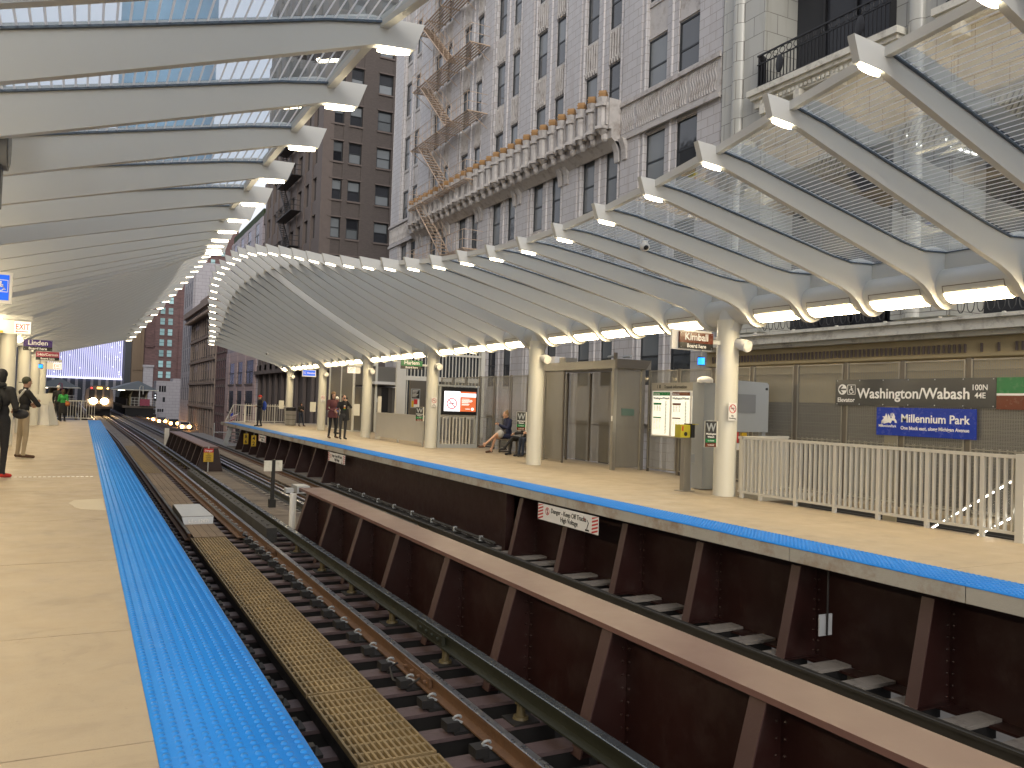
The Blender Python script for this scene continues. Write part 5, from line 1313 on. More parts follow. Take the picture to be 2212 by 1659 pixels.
# ---- generic facades beyond, drawn with real window recesses
def facade(name, lb, y0, y1, z0, z1, mat, wmat, cols_, rows, wh, depth=.35, sill=None, x=XF, xd=10, arch=False, top=None, group=None):
    """street wall looking -x with a grid of recessed windows; cols_: list of (y, w)"""
    T = thing(name,(x,(y0+y1)/2,-5.7),lb,'building')
    M().box(x+depth+.01,x+xd,y0,y1,-5.7,z1-.01).build('wall',mat,parent=T)
    ed = [y0]+[v for (a,w) in cols_ for v in (a,a+w)]+[y1]; m = M()
    for a,b in zip(ed[0::2],ed[1::2]): m.box(x,x+depth,a,b,-5.7,z1)
    zs = sorted(rows)
    for (a,w) in cols_:
        lo = -5.7
        for z in zs: m.box(x+.04,x+depth,a,a+w,lo,z); lo = z+wh
        m.box(x+.04,x+depth,a,a+w,lo,z1)
    m.build('front_wall',mat,parent=T)
    for z in zs:
        for (a,w) in cols_:
            wm = M().box(x+depth-.06,x+depth-.01,a+.001,a+w-.001,z,z+wh,1)
            wm.box(x+depth-.09,x+depth-.061,a+.0,a+w,z+wh*.48,z+wh*.53,0).box(x+depth-.09,x+depth-.061,a+w/2-.05,a+w/2+.05,z,z+wh*.47,0)
            if sill: wm.box(x-.1,x-.001,a-.1,a+w+.1,z-.2,z-.02,2)
            if arch: 
                wm.ext([(a+w*.5+w*.5*math.cos(t_*math.pi/6),z+wh-.25+.4*math.sin(t_*math.pi/6)) for t_ in range(7)],'x',x-.06,x-.001,2)
            wm.build('window',[g['frame'],wmat,sill or mat],parent=T)
    return T
def even(a,b,n,fr=.5):
    p = (b-a)/n; return [(a+p*(k+.5-fr/2),p*fr) for k in range(n)]
LB = facade('lilac_building','pale lilac clad building with a hedge along its sloping roofline',102.3,125.5,-5.7,23.4,g['pwhite'],g['dglass'],even(103,125,4,.55),[8.5+3.9*k for k in range(4)],2.8,depth=.14)
M().box(XF+.2,XF+1.2,103,125,23.4,24.5).build('roof_hedge',g['hedge'],label='dark clipped hedge on the roof edge of the lilac building',cat='hedge')
for k,(a,b) in enumerate(((112.2,113.4),(107.6,112.0),(103.0,107.4))): pass
facade('pink_building','pink granite building with deep dark windows beside the red brick front',102.4,125.4,-5.7,7.6,g['pinkst'],g['dglass'],[(103.8,5.6),(111.5,4.2),(118,4.6)],[-4.4,-.6,3.2],2.9,x=XF-.12,depth=.16,xd=.5,sill=g['bstone'])
facade('red_brick_building','narrow red brick front with rows of small arches',125.6,136.5,-5.7,12.5,g['redbrick'],g['dglass'],even(126.2,136,5,.6),[-4,.2,4.2,8.2],2.9,depth=.14,sill=g['bstone'],arch=True)
OB = facade('ornate_brown_building','weathered brown building with a heavy bracketed cornice',136.6,171.5,-5.7,15.6,g['ornbrown'],g['dglass'],even(137,171,13,.62),[-3.6,.4,4.3,8.2,12.0],2.8,depth=.14,sill=g['bstone'],arch=True)
m = M(); m.box(XF-1.6,XF+.3,136.4,171.7,15.9,16.9); m.box(XF-1.1,XF+.3,136.4,171.7,15.2,15.899); m.ext([(XF-.5,16.9),(XF-.5,18.2),(XF+.3,18.2),(XF+.3,16.9)],'y',140,156)
for k in range(36): m.box(XF-1.4,XF-.2,136.8+k*.97,137.2+k*.97,14.9,15.19)
m.build('cornice',g['ornbrown'],parent=OB)
m = M()
for z in (-.6,3.4,7.3,11.2): m.box(XF-.3,XF-.001,136.6,171.5,z,z+.35)
for k in range(12): m.box(XF-.15,XF-.0011,136.7+k*3.08,137.1+k*3.08,-5.7,14.9)
m.build('courses',g['ornbrown'],parent=OB)
GB = facade('pale_stone_building','pale grey stone tower with slim vertical windows behind the ornate brown building',172,188,-5.7,26.5,g['greyst'],g['slate'],even(173,187,4,.55),[0.5,6.2,11.0,19.5],4.6,depth=.14)
M().box(XF-.2,XF+9,171.9,188.1,26.5,27.6).build('parapet',g['greyst'],parent=GB)
M().box(XF+.3,XF+10,171.5,171.99,-5.7,26.5).build('end_wall',g['greyst'],parent=GB)
# ---- frontal far buildings
def frontal(name, lb, x0, x1, y, z0, z1, mat, wm, cols_, rows, ww, wh, dep=12):
    T = thing(name,((x0+x1)/2,y,z0),lb,'building')
    M().box(x0,x1,y,y+dep,z0,z1).build('wall',mat,parent=T)
    for z in rows:
        for (a) in cols_:
            m = M().box(a,a+ww,y-.12,y-.001,z,z+wh,0)
            m.box(a,a+ww,y-.16,y-.121,z+wh*.48,z+wh*.53,1).box(a-.1,a+ww+.1,y-.25,y-.1211,z-.22,z-.01,2); m.build('window',[wm,g['frame'],mat],parent=T)
    return T
kS = 250/220
RB = frontal('red_tower','big reddish brown brick tower with pale teal windows down the street',15.0,38.6,250,-5.7,53,g['redbrick'],g['teal'],[v*kS for v in (16.4,18.2,20.9,24.4,27.5,29.8)],[1.56+(8.1+2.62*k-1.56)*kS for k in range(-3,14)],1.15,1.75)
m = M(); m.box(15.2,17.2,249.5,249.69,14.3,53)
for k in range(6): m.box(15.25+k*.33,15.4+k*.33,249.4,249.51,14.3,53)
m.box(14.9,17.4,249.3,249.99,14.8,15.2); m.build('ribs',g['redbrick'],parent=RB)
M().box(14.8,17.3,249.2,249.98,-5.7,8.8).box(14.6,17.5,248.9,249.99,8.801,9.4).build('pale_base',g['greyst'],parent=RB)
M().box(23.6,25.6,249.6,249.99,-5.7,53).build('balcony_stack',g['redbrick'],parent=RB)
frontal('tan_tower','tan stone tower between the slate tower and the reddish one',12.1,15.2,255,-5.7,52,g['tanst'],g['tanst'],[],[],1,1)
m = M()
m.box(12.3,14.95,254.8,254.99,8,52)
for k in range(4): m.box(12.4+k*.8,12.62+k*.8,254.6,254.81,8,52)
m.build('ribs',g['tanst'],parent=bpy.data.objects['tan_tower'])
frontal('slate_tower','dark slate coloured tower right of the glowing striped facade',10.5,16,260,-5.7,50,g['slate'],g['slate'],[],[],1,1)
# low white building
T = thing('low_white_building',(20,205,-5.7),'low pale building with few small windows beyond the old station','building')
M().box(15.0,18.5,205,213,-5.7,4.5).box(18.501,25.2,205,212,-5.7,5.15).build('wall',g['greyst'],parent=T)
for (x_,z_,w_,h_) in ((15.65,2.0,.38,1.37),(16.2,2.0,.38,1.37),(16.7,2.0,.38,1.37),(16.5,-.3,.5,1.1),(15.45,-2.6,.35,.7),(15.9,-2.6,.35,.7),(16.4,-2.6,.35,.7)):
    M().box(x_,x_+w_,204.95,204.999,z_,z_+h_).build('window',g['dglass'],parent=T)
M().tube([(20.5,205.1,5.2),(21.2,205.1,5.6),(22.5,205.1,5.65),(23.9,205.1,5.3)],.34,8).build('roof_duct',g['galv'],parent=T)
# glowing striped facade across the end of the street
T = thing('glowing_facade',(2.5,300,5),'glowing lilac striped facade closing the end of the street','building')
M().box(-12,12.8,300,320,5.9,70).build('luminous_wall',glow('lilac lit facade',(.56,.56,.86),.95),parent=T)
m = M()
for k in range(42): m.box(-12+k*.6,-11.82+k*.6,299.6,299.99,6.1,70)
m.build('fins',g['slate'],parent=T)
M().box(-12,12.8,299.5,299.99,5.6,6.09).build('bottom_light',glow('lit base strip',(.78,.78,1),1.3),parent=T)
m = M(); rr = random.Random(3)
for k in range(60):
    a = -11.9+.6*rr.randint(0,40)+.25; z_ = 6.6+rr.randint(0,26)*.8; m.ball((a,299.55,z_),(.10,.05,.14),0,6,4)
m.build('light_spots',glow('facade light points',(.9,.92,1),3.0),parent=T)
M().box(-14,13,300.5,320,-5.7,5.89).build('base_wall',g['slate'],parent=T)
m = M()
for k in range(12): m.box(-13+k*2.2,-12.2+k*2.2,299.9,300.49,-5.7,5.59)
m.build('columns',g['greyst'],parent=T)
# left side street buildings
for (y0_,y1_,z_,mt,lb) in ((-14,30,24,'greyst','grey building across the street behind the left platform'),(30.5,70,26,'bstone','brown building farther along behind the left platform'),(70.5,120,16,'greyst','pale building far along the left side of the street'),(120.5,290,34,'slate','dark building at the far left of the street')):
    T = thing('street_building',(-10.6,(y0_+y1_)/2,-5.7),lb,'building')
    M().box(-24,-10.6,y0_,y1_,-5.7,z_).build('wall',g[mt],parent=T)
    m = M(); y = y0_+1.5
    while y < y1_-2:
        z = -3.5
        while z < z_-2.5: m.box(-10.65,-10.601,y,y+1.5,z,z+2.1); z += 3.6
        y += 3.0
    m.build('windows',g['glass'],parent=T,kind='stuff')
T = thing('blue_glass_tower',(10,330,-5.7),'pale blue curved glass tower seen through the canopy glass','tower')
m = M(); m.tube([(30,420,-5.7),(30,420,310)],21,40); m.build('shaft',g['bluetower'],parent=T,smooth=True)
T = thing('stone_spire',(60,330,0),'distant grey stone tower top seen through the canopy glass','tower')
M().box(78,92,320,334,-5,118).box(81,89,323,331,118,130).build('shaft',g['greyst'],parent=T)
# ================================================================== OLD STATION, TRAIN, SIGNALS
def oldstation(x0,x1,y0,y1,lb,left):
    T = thing('old_station',((x0+x1)/2,y0,0),lb,'station'); xc = (x0+x1)/2+.4
    M().box(x0+1.0,x1-.2,y0-1.5,y1,-.25,.0).box(x0+1.3,x1-.4,y0-1.3,y1,-1.4,-.251,1).build('old_platform',[g['deck'],g['dark']],parent=T)
    M().add([(x0-.1,y0-.4,1.95),(x1+.1,y0-.4,1.95),(x0-.1,y1,1.95),(x1+.1,y1,1.95),(xc,y0+1.6,3.05),(xc,y1,3.05)],[(0,1,4),(0,4,5,2),(1,3,5,4),(2,5,3),(0,2,3,1)]).build('hipped_roof',paint('slate green roof'+lb[:4],(.085,.10,.11),.6),parent=T)
    M().box(x0-.12,x1+.12,y0-.45,y0-.38,1.86,1.97).box(x0-.12,x0-.05,y0-.38,y1,1.86,1.97).box(x1+.05,x1+.12,y0-.38,y1,1.86,1.97).build('eaves_board',g['cream_o'],parent=T)
    m = M()
    for k in range(8):
        for x_ in (x0+1.9,x1-1.2): m.tube([(x_,y0+.8+k*4.5,0),(x_,y0+.8+k*4.5,1.2),(x_+.25,y0+.8+k*4.5,1.9)],.09,6)
    m.build('posts',g['tan_o'],parent=T)
    M().box(x0+1.5,x0+1.55,y0,y1,0,.85).box(x0+2.3,x1-.9,y0+2.5,y1-4,0,1.8).build('back_wall',g['bstone'],parent=T)
    m = M()
    for z_ in (.3,.6,.95): m.box(x0+1.9,x1-.3,y0-1.42,y0-1.38,z_,z_+.05)
    for k in range(8): m.box(x0+1.9+k*.38,x0+1.94+k*.38,y0-1.42,y0-1.38,0,.95)
    m.build('end_rail',g['fence'],parent=T)
    M().tube([(xc,y0-.9,0),(xc,y0-.9,2.2),(xc+.15,y0-.9,2.45),(xc+.35,y0-.9,2.4),(xc+.4,y0-.9,1.4)],.05,6).build('vent_pipes',g['signpink'] if left else g['fence'],parent=T)
    m = M()
    for k in range(4): m.tube([(x0+1.2,y0+1.5+k*5,1.82),(x0+1.2,y0+1.5+k*5,1.90)],.12,8)
    m.build('platform_lamps',glow('old station lamps'+lb[:3],(1,.85,.6),6),parent=T)
oldstation(3.36,8.2,110,150,'old wooden elevated station with a hipped roof, right of the train',False)
oldstation(-5.4,-.3,112,150,'old wooden station roof left of the train behind the waiting people',True)
M().box(6.2,7.3,108.2,108.3,.05,.85).build('notice_box',g['signpink'],label='pale box at the end of the old station platform',cat='box')
T = thing('track_signal',(7.85,108,-1),'tall dark track signal at the corner of the old station','signal')
M().box(7.7,8.0,107.9,108.1,.7,1.6).box(7.82,7.88,107.95,108.05,-1.2,.7).build('case',g['black'],parent=T); M().tube([(7.85,107.88,1.35),(7.85,107.9,1.35)],.07,10).tube([(7.85,107.88,1.05),(7.85,107.9,1.05)],.07,10).build('lens',glow('signal lens',(.8,.85,.95),1.5),parent=T)
T = thing('train',(1.78,104,-1.1),'silver elevated train arriving with two blazing headlights','train')
x0,x1,y0_ = .36,3.2,104
def tr(x): return x
m = M(); m.ext([(x0,-.35),(x0-.02,.9),(x0+.08,1.7),(x0+.5,2.12),(x0+1.0,2.25),(x1-1.0,2.25),(x1-.5,2.12),(x1-.08,1.7),(x1+.02,.9),(x1,-.35)],'y',104,119)
m.build('body',paint('fluted steel train body',(.13,.11,.10),.4,.3,var=.1),parent=T)
for k,(a,b,z0_,z1_) in enumerate(((x0+.38,x0+.95,.75,1.78),(x0+1.13,x0+1.7,.55,1.78),(x0+1.9,x0+2.47,.75,1.78))):
    M().box(a,b,103.95,103.995,z0_,z1_).build('front_window',g['dglass'],parent=T)
M().box(x0+1.10,x0+1.73,103.9,103.949,-.2,.2).box(x0+.1,x1-.1,103.7,103.99,-.35,-.1).box(x0+1.2,x0+1.6,103.2,103.7,-.6,-.3).build('coupler_step',g['dark'],parent=T)
M().box(x0+.25,x1-.25,104.3,118,-1.05,-.36).build('underframe',g['dark'],parent=T)
M().box(x0+1.15,x0+1.68,103.9,103.949,1.86,2.08).build('destination_display',glow('train destination',(1,.62,.12),3),parent=T)
M().tube([(x0+.62,103.9,1.95),(x0+.62,103.99,1.95)],.09,10).build('red_marker',glow('train red marker',(1,.05,.04),3),parent=T)
M().tube([(x1-.6,103.9,1.95),(x1-.6,103.99,1.95)],.08,10).build('amber_marker',glow('train amber marker',(1,.62,.2),8),parent=T)
for x_ in (x0+.84,x0+1.96):
    M().ball((x_,103.88,.50),(.40,.10,.34),0,14,10).build('headlight',glow('headlight glare %.1f'%x_,(1,.68,.30),45),parent=T)
M().box(x0+.2,x0+.5,103.9,103.99,.3,.7).build('number_board',g['signwhite'],parent=T)
def pl(x,y,z,e,r,c=(1,.6,.28)):
    d = bpy.data.lights.new('lamp_light','POINT'); d.energy = e; d.color = c; d.shadow_soft_size = r
    o = bpy.data.objects.new('lamp_light',d); COL.objects.link(o); o.location = (x,y,z); return o
for x_ in (x0+.84,x0+1.96):
    o = pl(x_-1.78,-1.2,.50+1.1,30,.2); o.parent = T
# vehicles in the street
def car(x, y, lb, col, kind='car'):
    B = -4.9
    T = thing('oncoming_'+kind,(x,y,B),lb,'bus' if kind=='bus' else 'car')
    if kind == 'bus':
        M().box(x-1.28,x+1.28,y,y+11,B+.35,B+3.0).build('body',col,parent=T); M().box(x-1.15,x+1.15,y-.03,y-.001,B+1.2,B+1.9).build('windscreen',g['dglass'],parent=T)
        M().box(x-1.0,x+1.0,y-.05,y-.001,B+2.0,B+2.95).build('display_case',g['black'],parent=T)
        text('RK',.85,(x,y-.06,B+2.12),glow('red bus display',(1,.02,.02),4),'-y',T,align='CENTER',bold=.02)
        hz, hx, wr = B+.72, .58, .45
    else:
        M().ext([(y,B+.3),(y,B+.85),(y+1.1,B+.98),(y+1.8,B+1.45),(y+3.5,B+1.45),(y+4.4,B+.95),(y+4.5,B+.3)],'x',x-.88,x+.88).build('body',col,parent=T)
        M().ext([(y+1.10,B+1.01),(y+1.77,B+1.42),(y+1.74,B+1.45),(y+1.06,B+1.01)],'x',x-.75,x+.75).build('windscreen',g['dglass'],parent=T); hz, hx, wr = B+.68, .62, .33
    for s in (-1,1):
        for yy in (y+.9,y+(3.6 if kind!='bus' else 9)):
            M().tube([(x+s*(hx+.08),yy,B+wr),(x+s*(hx+.26),yy,B+wr)],wr,16).build('wheel',g['black'],parent=T)
        M().ball((x+s*hx,y-.04,hz),(.30,.08,.28),0,12,8).build('headlight',glow('street headlight %.0f %d'%(y,s),(1,.42,.10),40),parent=T)
    return T
car(13.75,200,'bus with a red lettered display in the street below the far tracks',g['galv'],'bus')
car(15.3,189,'leftmost oncoming car below the far track, behind the other headlights',g['slate'])
car(16.5,176.5,'middle oncoming car with two glowing headlights in the street below',g['black'])
car(16.9,159.8,'nearest oncoming car at the right end of the row of headlights',g['signwhite'])
# ================================================================== PEOPLE
SK = paint('skin',(.46,.27,.19),.5,var=.08); SK2 = paint('tanned skin',(.52,.30,.20),.5,var=.08)
def cloth(nm,c): return paint(nm,c,.85,var=.2,scale=9,bmp=.35,bscale=35)
JT = dict(hip=(0,0,.95),waist=(0,0,1.08),chest=(0,.005,1.30),neck=(0,.01,1.475),head=(0,-.01,1.635),
 sl=(.185,.01,1.425),sr=(-.185,.01,1.425),el=(.235,.03,1.13),er=(-.235,.03,1.13),wl=(.25,-.03,.88),wr=(-.25,-.03,.88),
 hl=(.09,0,.92),hr=(-.09,0,.92),kl=(.10,-.015,.50),kr=(-.10,-.015,.50),al=(.105,.02,.09),ar=(-.105,.02,.09),tl=(.12,-.15,.035),tr=(-.12,-.15,.035))
def person(label, loc, rz, H, mats, J={}, sleeve='long', bottom='long', hair=None, hairc=None, slim=1.0, face=False, look=0, sole=None, group=None, coat=None):
    """mats: skin, top, legs, shoes. One continuous skin-tight body mesh, hair and things worn as children"""
    k = H/1.75; j = dict(JT); j.update(J); P = {n: Vector(v)*k for n, v in j.items()}
    segs = []; m = M()
    def cap(a,b,ra,rb,mi,n=12):
        a,b = Vector(a),Vector(b); ra*=k; rb*=k; d = b-a; L = d.length
        if L < 1e-5: return
        d.normalize(); pts=[]; rs=[]
        for t in (-1,-.8,-.45,0): pts.append(a+d*ra*t); rs.append(max(.002,ra*math.sqrt(max(0,1-t*t))))
        for t in (0,.45,.8,1): pts.append(b+d*rb*t); rs.append(max(.002,rb*math.sqrt(max(0,1-t*t))))
        m.tube(pts,rs,n); segs.append((a,b,(ra+rb)/2,mi))
    def ell(c,r,mi): m.ball(c,[x*k for x in r],0,16,12); segs.append((Vector(c)-Vector((r[0]*k*.4,0,0)),Vector(c)+Vector((r[0]*k*.4,0,0)),min(r)*k,mi))
    s_ = slim
    ell(P['hip'],(.155*s_,.115*s_,.12),2); ell(P['waist'],(.14*s_,.10*s_,.14),1); ell(P['chest'],(.17*s_,.115*s_,.19),1)
    cap(P['sl']*.93+P['neck']*.07,P['sr']*.93+P['neck']*.07,.062,.062,1)
    cap(P['chest'],P['neck'],.10,.055,1); cap(P['neck'],P['head'],.052,.055,0)
    hd = P['head']; R = Matrix.Rotation(math.radians(look),3,'Z')
    def H_(x,y,z): return hd+R@Vector((x*k,y*k,z*k))
    ell(hd+Vector((0,0,.02*k)),(.073,.09,.105),0); cap(H_(0,-.03,-.03),H_(0,-.055,-.085),.05,.028,0); cap(H_(0,-.085,.015),H_(0,-.108,-.018),.010,.015,0)
    for s in (-1,1): ell(H_(s*.076,.0,-.0),(.012,.018,.03),0)
    for s,S,E_,Wn in ((1,'sl','el','wl'),(-1,'sr','er','wr')):
        cap(P[S],P[E_],.062 if sleeve!='bare' else .048,.050,1 if sleeve!='bare' else 0)
        cap(P[E_],P[Wn],.048 if sleeve=='long' else .038,.036 if sleeve=='long' else .026,1 if sleeve=='long' else 0)
        d = (P[Wn]-P[E_]).normalized(); side = d.orthogonal().normalized(); up_ = d.cross(side)
        pc = P[Wn]+d*.045*k; cap(P[Wn]+d*.01*k,P[Wn]+d*.075*k,.026,.030,0)
        for f in range(4):
            o = side*((f-1.5)*.019*k); L = (.072,.080,.076,.060)[f]
            b0 = P[Wn]+d*.09*k+o; b1 = b0+d*L*.5*k+up_*.012*k; b2 = b1+d*L*.3*k+up_*.028*k
            cap(b0,b1,.0105,.0098,0,6); cap(b1,b2,.0095,.0085,0,6)
        t0 = P[Wn]+d*.03*k-side*.028*k; cap(t0,t0-side*.025*k+d*.035*k+up_*.01*k,.012,.010,0,6)
    for Hh,K,A,T in (('hl','kl','al','tl'),('hr','kr','ar','tr')):
        short = bottom in ('short','skirt')
        cap(P[Hh],P[K],.085*s_,.060 if not short else .052,2 if not short else (2 if bottom=='skirt' else 0))
        cap(P[K],P[A],.056 if not short else .048,.040 if not short else .032,2 if not short else 0)
        cap(P[A]+Vector((0,.02*k,-.03*k)),P[T],.042,.034,3); cap(P[A]+Vector((0,0,.04*k)),P[A]-Vector((0,0,.02*k)),.043,.044,3 if bottom!='skirt' else 0)
    me = bpy.data.meshes.new('body'); me.from_pydata(m.v,[],m.f)
    ob = bpy.data.objects.new('tmp',me); COL.objects.link(ob)
    md = ob.modifiers.new('r','REMESH'); md.mode='VOXEL'; md.voxel_size=.0125*k; md.adaptivity=0
    sm = ob.modifiers.new('s','SMOOTH'); sm.factor=.5; sm.iterations=3
    dg = bpy.context.evaluated_depsgraph_get(); m2 = bpy.data.meshes.new_from_object(ob.evaluated_get(dg))
    bpy.data.objects.remove(ob); m2.name='body'
    m2.materials.clear()
    for q in mats: m2.materials.append(q)
    mi = []
    for p in m2.polygons:
        c = p.center; best=9; bi=0
        for (a,b,r,i_) in segs:
            ab = b-a; t = max(0,min(1,(c-a).dot(ab)/max(1e-9,ab.dot(ab)))); d = (c-(a+ab*t)).length-r
            if d < best: best=d; bi=i_
        if sleeve=='short' and bi==0: pass
        mi.append(bi)
    if bottom=='skirt':
        for n_,p in enumerate(m2.polygons):
            for Hh,K in (('hl','kl'),('hr','kr')):
                t = (p.center-P[Hh]).dot(P[K]-P[Hh])/((P[K]-P[Hh]).length_squared)
                if mi[n_]==2 and t>.62: mi[n_]=0
    from mathutils import noise as _n
    own = {}
    for n_,p in enumerate(m2.polygons):
        for v_ in p.vertices: own[v_] = mi[n_]
    for v_ in m2.vertices:
        if own.get(v_,0) in (1,2):
            c = v_.co; q_ = Vector((c.x*14,c.y*14,c.z*(7 if own[v_]==1 else 11)+loc[1]))
            v_.co = c+v_.normal*(.010*_n.noise(q_)+.005*_n.noise(q_*2.3)+.006)*k
    m2.polygons.foreach_set('material_index',mi); m2.polygons.foreach_set('use_smooth',[True]*len(m2.polygons))
    o = bpy.data.objects.new('person',m2); COL.objects.link(o); o.location=loc; o.rotation_euler=(0,0,math.radians(rz)); WL[o.name]=Vector((0,0,0))
    tag(o,label,'person',group)
    def part(nm,mb,mat,smooth=True):
        c = mb.build(nm,mat,smooth=smooth); c.parent=o; c.location=(0,0,0); WL[c.name]=Vector((0,0,0)); return c
    o_P = P
    if hair:
        q = M(); b = len(q.v)
        if hair in ('cap','beanie','hood','hat'):
            q.ball(H_(0,.008,.045),[.088*k,.102*k,.092*k],0,18,12)
            if hair=='cap': 
                bk = 1 if look==0 else 1
                q.ext([(x*k+hd.x,y*k+hd.y) for x,y in ((-.07,-.07),(-.055,-.16),(0,-.175),(.055,-.16),(.07,-.07))],'z',hd.z+.035*k,hd.z+.045*k)
            if hair=='hat': q.tube([hd+Vector((0,0,.05*k)),hd+Vector((0,0,.06*k))],.15*k,20)
            if hair=='hood': q.ball(H_(0,.03,-.01),[.092*k,.095*k,.14*k],0,16,12); q.ball(H_(0,.05,-.13),[.12*k,.09*k,.06*k],0,14,8)
        if hair in ('short','long','bun','backcap') :
            q.ball(H_(0,.018,.040),[.082*k,.092*k,.092*k],0,18,12)
        if hair=='backcap': q.ext([(x*k+hd.x,y*k+hd.y) for x,y in ((-.06,.08),(-.05,.15),(0,.165),(.05,.15),(.06,.08))],'z',hd.z-.01*k,hd.z+.005*k)
        if hair=='long': q.tube([H_(0,.04,.04),H_(0,.075,-.06),H_(0,.08,-.19)],[.08*k,.075*k,.045*k],12); q.tube([H_(.06,.0,.04),H_(.075,.02,-.15)],[.035*k,.025*k],8); q.tube([H_(-.06,.0,.04),H_(-.075,.02,-.15)],[.035*k,.025*k],8)
        if hair=='bun': q.ball(H_(0,.05,.13),[.04*k,.04*k,.035*k],0,10,8)
        part('headwear' if hair in ('cap','beanie','hood','hat','backcap') else 'hair',q,hairc)
    if face:
        q = M()
        for s in (-1,1): q.ball(H_(s*.028,-.086,.028),[.011*k,.006*k,.006*k],0,8,5)
        q.ball(H_(0,-.082,-.052),[.02*k,.006*k,.005*k],0,8,5); part('face_features',q,g['ink'])
    return o, P, part, k
c_blk = cloth('black cloth',(.014,.014,.016)); c_blk2 = cloth('charcoal cloth',(.03,.03,.033)); c_kh = cloth('khaki cloth',(.36,.29,.19)); c_mar = cloth('maroon cloth',(.10,.03,.035))
c_navy = cloth('navy cloth',(.015,.02,.06)); c_jean = cloth('dark denim',(.02,.03,.055)); c_gr = cloth('green cloth',(.03,.28,.06)); c_scarf = cloth('grey scarf',(.30,.30,.28)); c_white = cloth('white cloth',(.6,.6,.58))
c_sblue = cloth('blue bag cloth',(.015,.05,.30)); c_or = cloth('orange bag',(.36,.12,.04)); c_red = cloth('red cap cloth',(.50,.03,.02)); c_lb = cloth('silver bag cloth',(.42,.42,.42)); c_brown = cloth('brown leather',(.09,.045,.025)); c_olive = cloth('olive cap cloth',(.05,.055,.035))
h_br = cloth('brown hair',(.06,.035,.02)); h_dk = cloth('dark hair',(.02,.014,.01)); h_bl = cloth('fair hair',(.30,.19,.09)); h_wh = cloth('white hair',(.6,.6,.6)); c_cb = cloth('light blue cloth',(.12,.18,.45)); c_tan = cloth('tan cap',(.28,.17,.09))
# 1 black hooded man at the left edge
o,P,part,k = person('person in black hoodie with black backpack and red shoes at the left edge',(-1.25,16.85,0),150,1.88,[SK,c_blk,c_blk,c_red],
  J=dict(wl=(.26,-.10,1.02),wr=(-.12,-.20,1.10),er=(-.27,.0,1.14),el=(.27,.02,1.14),al=(.16,.03,.09),kl=(.13,0,.50),tl=(.18,-.15,.035)),hair='hood',hairc=c_blk,slim=1.12)
q = M(); q.ball((0,.20*k,1.22*k),[.15*k,.10*k,.24*k],0,14,10)
for s in (-1,1): q.tube([(s*.11*k,.10*k,1.45*k),(s*.12*k,-.05*k,1.47*k),(s*.12*k,-.13*k,1.30*k)],.022*k,6)
part('backpack',q,g['black']); q = M(); q.ball((-.25*k,-.16*k,1.04*k),[.13*k,.09*k,.08*k],0,12,8); part('hand_bag',q,c_blk2)
# 2 khaki man with folded arms
o,P,part,k = person('person in black T-shirt, khaki trousers and backwards cap with folded arms',(-1.13,21.67,0),112,1.83,[SK,c_blk,c_kh,c_brown],
  J=dict(el=(.22,-.20,1.15),er=(-.22,-.20,1.15),wl=(.0,-.215,1.20),wr=(.0,-.20,1.12),neck=(0,-.0,1.475),head=(0,-.03,1.635),al=(.11,.06,.09),kl=(.11,.03,.5),tl=(.13,-.11,.035),tr=(-.12,-.18,.035)),sleeve='short',hair='backcap',hairc=c_olive,slim=.95,face=True,look=12)
q = M(); q.tube([(-.16*k,.06*k,1.48*k),(.0,.13*k,1.30*k),(.17*k,.08*k,1.05*k)],.025*k,6); q.tube([(-.16*k,.06*k,1.48*k),(-.05*k,-.10*k,1.42*k)],.02*k,6); part('white_strap',q,c_white)
q = M(); q.ball((.12*k,.14*k,1.18*k),[.10*k,.07*k,.16*k],0,12,8); part('shoulder_bag',q,c_blk2)
# 3,4 at the end of the left platform
o,P,part,k = person('person in bright green jacket and black skirt with an orange bag',(-.80,47.3,0),165,1.60,[SK,c_gr,c_blk,g['black']],hair='long',hairc=h_br,J=dict(wl=(.12,-.2,1.1),wr=(-.12,-.2,1.1)))
q = M(); q.ball((-.24*k,.08*k,.98*k),[.13*k,.08*k,.15*k],0,12,8); q.tube([(-.2*k,.05*k,1.1*k),(-.12*k,0,1.45*k)],.015*k,6); part('orange_bag',q,c_or)
q = M(); q.tube([(0,0,.98*k),(0,0,.45*k)],[.17*k,.22*k],16); part('skirt',q,c_blk)
person('person with white hair in black clothes behind the green jacket',(-1.06,48.4,0),150,1.80,[SK,c_blk,c_blk2,g['black']],hair='short',hairc=h_wh)
# 5 red cap man
o,P,part,k = person('person in black with a red cap and blue backpack standing near the white gate',(8.40,45.1,0),-75,1.66,[SK,c_blk,c_blk,g['black']],hair='cap',hairc=c_red,J=dict(wl=(.10,-.2,1.12),wr=(-.10,-.2,1.12),al=(.11,.07,.09),tl=(.12,-.09,.035),ar=(-.11,-.05,.09),tr=(-.12,-.22,.035)))
q = M(); q.ball((0,.26*k,1.16*k),[.17*k,.13*k,.27*k],0,14,10); part('backpack',q,c_sblue); q = M(); q.ball((0,.14*k,1.36*k),[.10*k,.02*k,.09*k],0,10,8); part('jacket_emblem',q,g['yel2'])
# 6 child
person('child in black hooded jacket and dark jeans walking beside the trash can',(10.86,46.3,0),18,1.33,[SK,c_blk,c_jean,c_brown],hair='hood',hairc=c_blk,face=True,J=dict(wl=(.05,-.2,1.15),wr=(-.15,-.18,1.2),kl=(.16,-.02,.5),al=(.28,.05,.12),tl=(.33,-.1,.05)))
